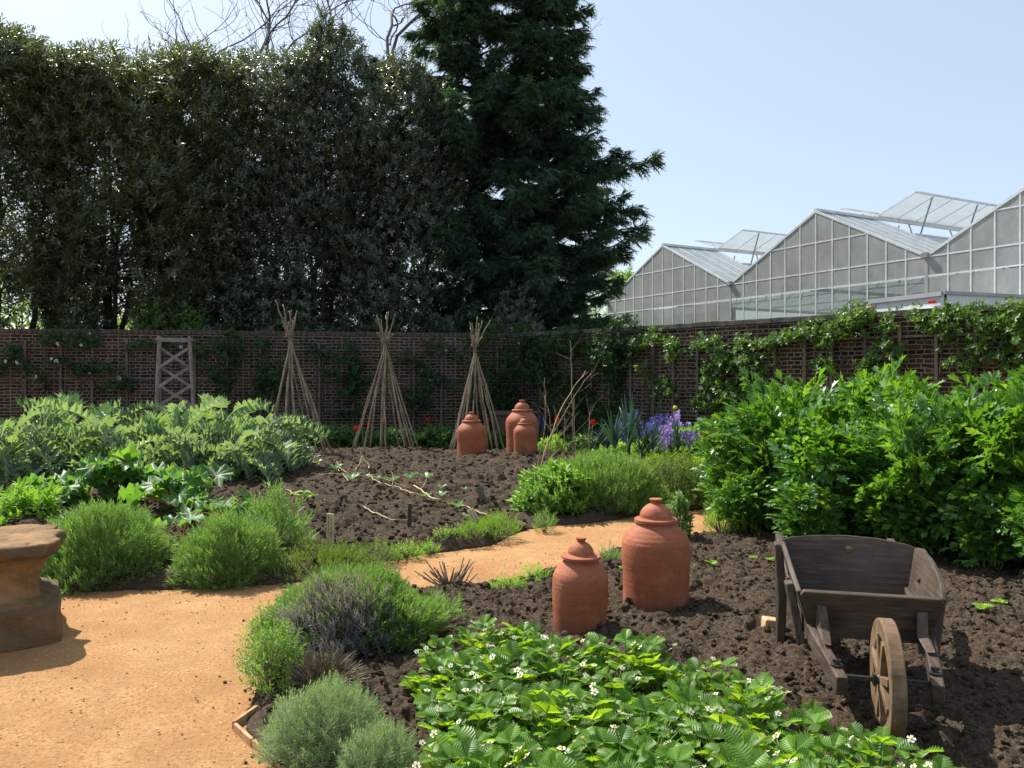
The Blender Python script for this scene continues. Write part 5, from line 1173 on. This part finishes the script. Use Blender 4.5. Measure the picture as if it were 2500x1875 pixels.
# border foliage: many low plants
BD = 'low leafy plants in the border under the walls'
def strap_plant(label, x, y, z, n, L, mat, group, wd=.012, name='strappy_plant'):
    t = thing(name, label, 'plant', (x, y, z), group=group); b = MB()
    for k in range(n): a = random.uniform(0, 6.3); r = random.uniform(0, .12); strap(b, (math.cos(a) * r, math.sin(a) * r, 0), (math.cos(a) * .7, math.sin(a) * .7, 1), L * random.uniform(.6, 1), wd, random.uniform(.5, 1.1), 6)
    b.build('leaves', M[mat], t); return t
def leafy_copy(proto, x, y, z, s, lab=None, grp=None):
    o = copy_tree(proto); o.location = (x, y, z); o.rotation_euler = (0, 0, random.uniform(0, 6.3)); o.scale = (s, s, s)
    if lab: o['label'] = lab
    if grp: o['group'] = grp
    return o
pa = strap_plant('strappy green plant among the low border plants under the shaded wall', -7.6, 16.5, .05, 46, .55, 'low', BD)
pb = bush('border_plant', 'rounded leafy plant among the low border plants under the shaded wall', 'plant', -6.7, 16.9, .05, .32, .34, 170, SH_ESP, 'low', 1.4, .6, seed=60, stems=8, group=BD)
for i in range(30):
    s = i / 30; x = -7.5 + 7.6 * s + random.uniform(-.15, .15); y = 16.7 + .22 * (x + 7) * .6 + random.uniform(-.35, .6); y = min(y, 17.98 + (x + 14.5) * .1814 - .35)
    leafy_copy(pa if i % 2 else pb, x, y, .05, random.uniform(.75, 1.15))
pc = bush('border_plant', 'sunlit low leafy plant in the strip between the leeks and the wall', 'plant', 2.3, 14.6, .05, .25, .28, 140, SH_ESP, 'esp', 1.1, .6, seed=61, stems=8, group='sunlit low plants before the brick wall')
for i in range(34):
    x = random.uniform(.9, 5.0); yw = 20.62 - (x - .05) * 1.112; y = yw - random.uniform(.5, 3.4)
    if y > 11.0: leafy_copy(pc, x, y, .05, random.uniform(.6, 1.2))
pd = bush('salad_plant', 'yellow green salad plant behind the leeks', 'plant', 2.15, 13.6, .1, .17, .2, 90, SH_SAGE, 'lettuce', .8, .6, seed=62, stems=4, group='yellow green salad plants around the leeks')
for px, py in ((1590, 1100), (1620, 1090), (1505, 1110), (1560, 1120), (1470, 1150), (1680, 1100), (1700, 1120), (1720, 1080), (1420, 1090), (1350, 1095), (1330, 1105), (1650, 1110), (1725, 1150), (1700, 1170), (1740, 1120), (1600, 1150)):
    x, y = G(px, py + 12, .12); leafy_copy(pd, x, y, max(0, HB(x, y)), random.uniform(.7, 1.4))
rh = thing('horseradish_plant', 'plant with big upright green leaves between the bluebells and the lovage', 'plant', (2.85, 12.4, .05)); b = MB(); st = MB()
for k in range(16):
    a = k * 2.4; r = random.uniform(.05, .3); p = np.array([math.cos(a) * r, math.sin(a) * r, random.uniform(.35, .8)]); st.tube([(0, 0, 0), p], .008, 4); b.inst(RHUB[k % 4], p, (math.cos(a), math.sin(a), random.uniform(-.1, .6)), (0, 0, 1), random.uniform(.16, .28))
b.build('foliage', M['rhub'], rh, smooth=True); st.build('stalks', M['green_stem'], rh)
# wide pot under the wall
t = thing('wide_pot', 'wide shallow clay pot under the wall behind the rightmost wigwam', 'pot', (.05, 17.9, .0))
MB().lathe(smooth_prof([(.25, 0), (.42, .3), (.52, .72), (.55, .76), (.55, .82), (.5, .82), (.47, .7)], 4), 40).build('bowl', M['rust'], t, smooth=True)

# ------------------------------------------------------------------ small things on the middle bed
def label_tag(label, px, py_top, py_bot, w_, rot, tiltx, dark=False):
    z0 = .1; x, y = G(px, py_bot, z0); z0 = HB(x, y); x, y = G(px, py_bot, z0); h = (py_bot - py_top) / F * y + .04
    t = thing('plant_label', label, 'plant label', (x, y, z0 - .04), rot, group='wooden labels on the middle bed'); t.rotation_euler = (math.radians(tiltx[0]), math.radians(tiltx[1]), rot)
    MB().box((0, 0, h / 2), (w_, .012, h)).build('board', M['trellis'] if dark else M['tag'], t, bevel=.002)
    if not dark:
        b = MB()
        for c in range(2):
            zz = h * .3
            while zz < h * .93: l = random.uniform(.006, .02); b.box(((c - .5) * w_ * .4 + random.uniform(-.002, .002), -.0075, zz), (random.uniform(.004, .012), .001, l)); zz += l + .008
        b.build('faded_writing', M['ink'], t)
label_tag('upright pale wooden label with faded writing at the front of the middle bed', 806, 1254, 1318, .08, -.5, (0, 1)); label_tag('pale wooden label leaning left beside the grassy tuft', 1172, 1238, 1287, .07, .1, (-4, -24)); label_tag('dark tilted wooden label behind the leaning pale one', 1184, 1186, 1222, .075, 0, (-4, -20), True)
x, y = G(999, 1290, .1); t = thing('wooden_peg', 'short dark wooden peg holding the end of a string', 'peg', (x, y, HB(x, y) - .05)); MB().tube([(0, 0, 0), (.006, 0, .27)], (.022, .018), 7).build('post', M['bark'], t); py_ = y; pz = HB(x, y)
def ground_line(name, label, cat, pts, r, mat, lift=.02, twigs=0, group=None, jit=.008):
    pl = []
    for px, py in pts:
        z0 = .1; x, y = G(px, py, z0)
        for _ in range(3): z0 = HB(x, y) + lift; x, y = G(px, py, z0)
        pl.append(np.array([x, y, z0]))
    pl = np.array(smooth_prof(pl, 6)); pl[:, 2] = np.array([HB(q[0], q[1]) for q in pl]) * .4 + pl[:, 2] * .6 + lift * .5; pl += RNG.normal(0, jit, pl.shape) * (1, 1, .4)
    o0 = pl[0].copy(); t = thing(name, label, cat, tuple(o0), group=group); b = MB(); b.tube(pl - o0, np.linspace(r, r * .7, len(pl)), 5)
    for k in range(twigs):
        i = random.randint(1, len(pl) - 2); q = pl[i] - o0; b.tube(wob(q, q + np.array([random.uniform(-.3, .3), random.uniform(-.3, .3), random.uniform(.02, .16)]), 5, .015), np.linspace(r * .5, r * .2, 5), 4)
    b.build('strand', M[mat], t); return t
SG = 'pale strings laid across the dug soil'
ground_line('string', 'pale string running down from the cardoons over the soil', 'string', [(622, 1156), (650, 1178), (690, 1196), (733, 1209)], .006, 'string', group=SG, jit=.003)
ground_line('string', 'short piece of pale string on the soil below the first', 'string', [(752, 1206), (775, 1217), (795, 1222)], .006, 'string', group=SG, jit=.003)
ground_line('string', 'pale string tied to the short dark peg', 'string', [(842, 1234), (880, 1239), (920, 1254), (960, 1263), (994, 1266)], .0065, 'string', lift=.04, group=SG, jit=.003)
BG = 'cut pale branches lying across the middle bed'
ground_line('cut_branch', 'pale cut branch lying below the leftmost wigwam', 'branch', [(752, 1116), (780, 1136), (820, 1148), (850, 1172)], .008, 'straw_twig', twigs=4, group=BG)
ground_line('cut_branch', 'crooked pale branch in the middle of the dug bed', 'branch', [(900, 1140), (905, 1165), (935, 1180), (975, 1188), (1012, 1197)], .008, 'straw_twig', twigs=4, group=BG)
ground_line('cut_branch', 'long pale branch ending at the leaning label', 'branch', [(1012, 1178), (1050, 1205), (1095, 1222), (1140, 1240), (1188, 1254)], .01, 'straw_twig', twigs=6, group=BG)
ground_line('cut_branch', 'thin twiggy branch lying beside the leftmost wigwam', 'branch', [(800, 1050), (808, 1090), (825, 1135), (860, 1150), (885, 1115)], .006, 'straw_twig', twigs=9, group=BG)
ground_line('cut_branch', 'thin runner linking the two left pale branches', 'branch', [(780, 1155), (840, 1153), (900, 1162), (960, 1178), (1020, 1192)], .004, 'straw_twig', twigs=5, group=BG)
sp_ = thing('seedling', 'young cabbage seedling with blue green leaves on the dug soil', 'seedling', (0, 0, 0), group='young cabbage seedlings'); b = MB()
for k in range(6): a = k * 2.4; b.inst(LOBE[0], (0, 0, .05), (math.cos(a), math.sin(a), .5), (0, 0, 1), .17 if k < 4 else .1)
b.build('leaves', leafmat('cabbage_leaf', (.08, .18, .08), (.14, .28, .12), .3, .4), sp_); MB().tube([(0, 0, 0), (0, 0, .06)], .006, 4).build('stem', M['green_stem'], sp_)
sl_ = [(1010, 1168), (1042, 1185), (1078, 1215), (1135, 1197), (1078, 1200), (958, 1190), (900, 1180), (922, 1188), (858, 1188), (1118, 1230), (1138, 1240), (735, 1155), (780, 1150), (820, 1165), (870, 1172), (1000, 1195), (1040, 1215), (700, 1370)]
for i, (px, py) in enumerate(sl_):
    x, y = G(px, py + 8, .16); o = sp_ if i == 0 else copy_tree(sp_); o.location = (x, y, HB(x, y)); s = random.uniform(.3, .65); o.scale = (s, s, s * 1.4); o.rotation_euler = (0, 0, i)
wd_ = thing('weed', 'x', 'weed', (0, 0, 0), group='small weeds on the soil of the front bed'); b = MB()
for k in range(6): a = k * 2.4; b.inst(SLEAF, (0, 0, .015), (math.cos(a), math.sin(a), random.uniform(.1, .9)), (0, 0, 1), random.uniform(.03, .06))
b.build('leaves', M['lettuce'], wd_); MB().tube([(0, 0, -.01), (0, 0, .02)], .002, 4).build('stem', M['green_stem'], wd_)
for i, (px, py, lab) in enumerate([(1737, 1380, 'small weed right of the largest front forcer'), (1838, 1362, 'weed on the soil below the left end of the lovage'), (1880, 1368, 'weed just left of the back board of the wheelbarrow'), (1520, 1400, 'weed between the two front forcers'), (1110, 1500, 'weed on the soil above the strawberries at their left'), (2440, 1480, 'weed on the soil at the right edge under the lovage'), (2400, 1500, 'weed behind the right side of the wheelbarrow'), (1000, 1700, 'weed between the cotton lavender and the strawberries')]):
    x, y = G(px, py, .05); o = wd_ if i == 0 else copy_tree(wd_); o.location = (x, y, HA(x, y)); o.rotation_euler = (0, 0, i * 1.3); s = random.uniform(.7, 1.3); o.scale = (s, s, s); o['label'] = lab
t = thing('seedling', 'bright serrated seedling arching beside the upright wooden label', 'seedling', (*G(790, 1285, .1), HB(*G(790, 1285, .1)))); b = MB()
for k in range(7): b.inst(SLEAF, (-.05 - .035 * k, 0, .2 + .012 * k - .004 * k * k * .3), (-.7, random.uniform(-.6, .6), random.uniform(-.2, .4)), (0, 0, 1), .07)
b.build('leaves', M['lettuce'], t); MB().tube([(.02, 0, 0), (0, 0, .16), (-.1, 0, .22), (-.26, 0, .22)], .004, 4).build('stem', M['green_stem'], t)
# path edging boards
for (p1, p2, lab) in (((570, 1779), (628, 1738), 'short worn edging board at the corner of the strawberry bed'), ((574, 1783), (616, 1822), 'edging board running from the bed corner toward the viewer'), ((619, 1824), (668, 1868), 'split edging board beside the cotton lavender')):
    a = np.array([*G(*p1), 0]); b_ = np.array([*G(*p2), 0]); c = (a + b_) / 2; t = MB().bar(a - c, b_ - c, .016, .05).build('edging_board', M['edge'], loc=tuple(c + (0, 0, .008)), bevel=.003)
    tag(t, lab, 'edging board', 'wooden boards edging the front bed')
# dark stone by the path
b = MB(); b.inst(ROCKS[1], (0, 0, 0), (1, .2, .1), (0, 0, 1), .11); t = b.build('stone', simple('dark_stone', (.06, .045, .035), (.12, .09, .07), 8, .9, .5, .01), loc=(*G(1262, 1292, 0), .04)); tag(t, 'dark flat stone at the path edge beside the sage', 'stone')
print('objects', len(bpy.data.objects), 'tris', sum(len(m.polygons) for m in bpy.data.meshes))
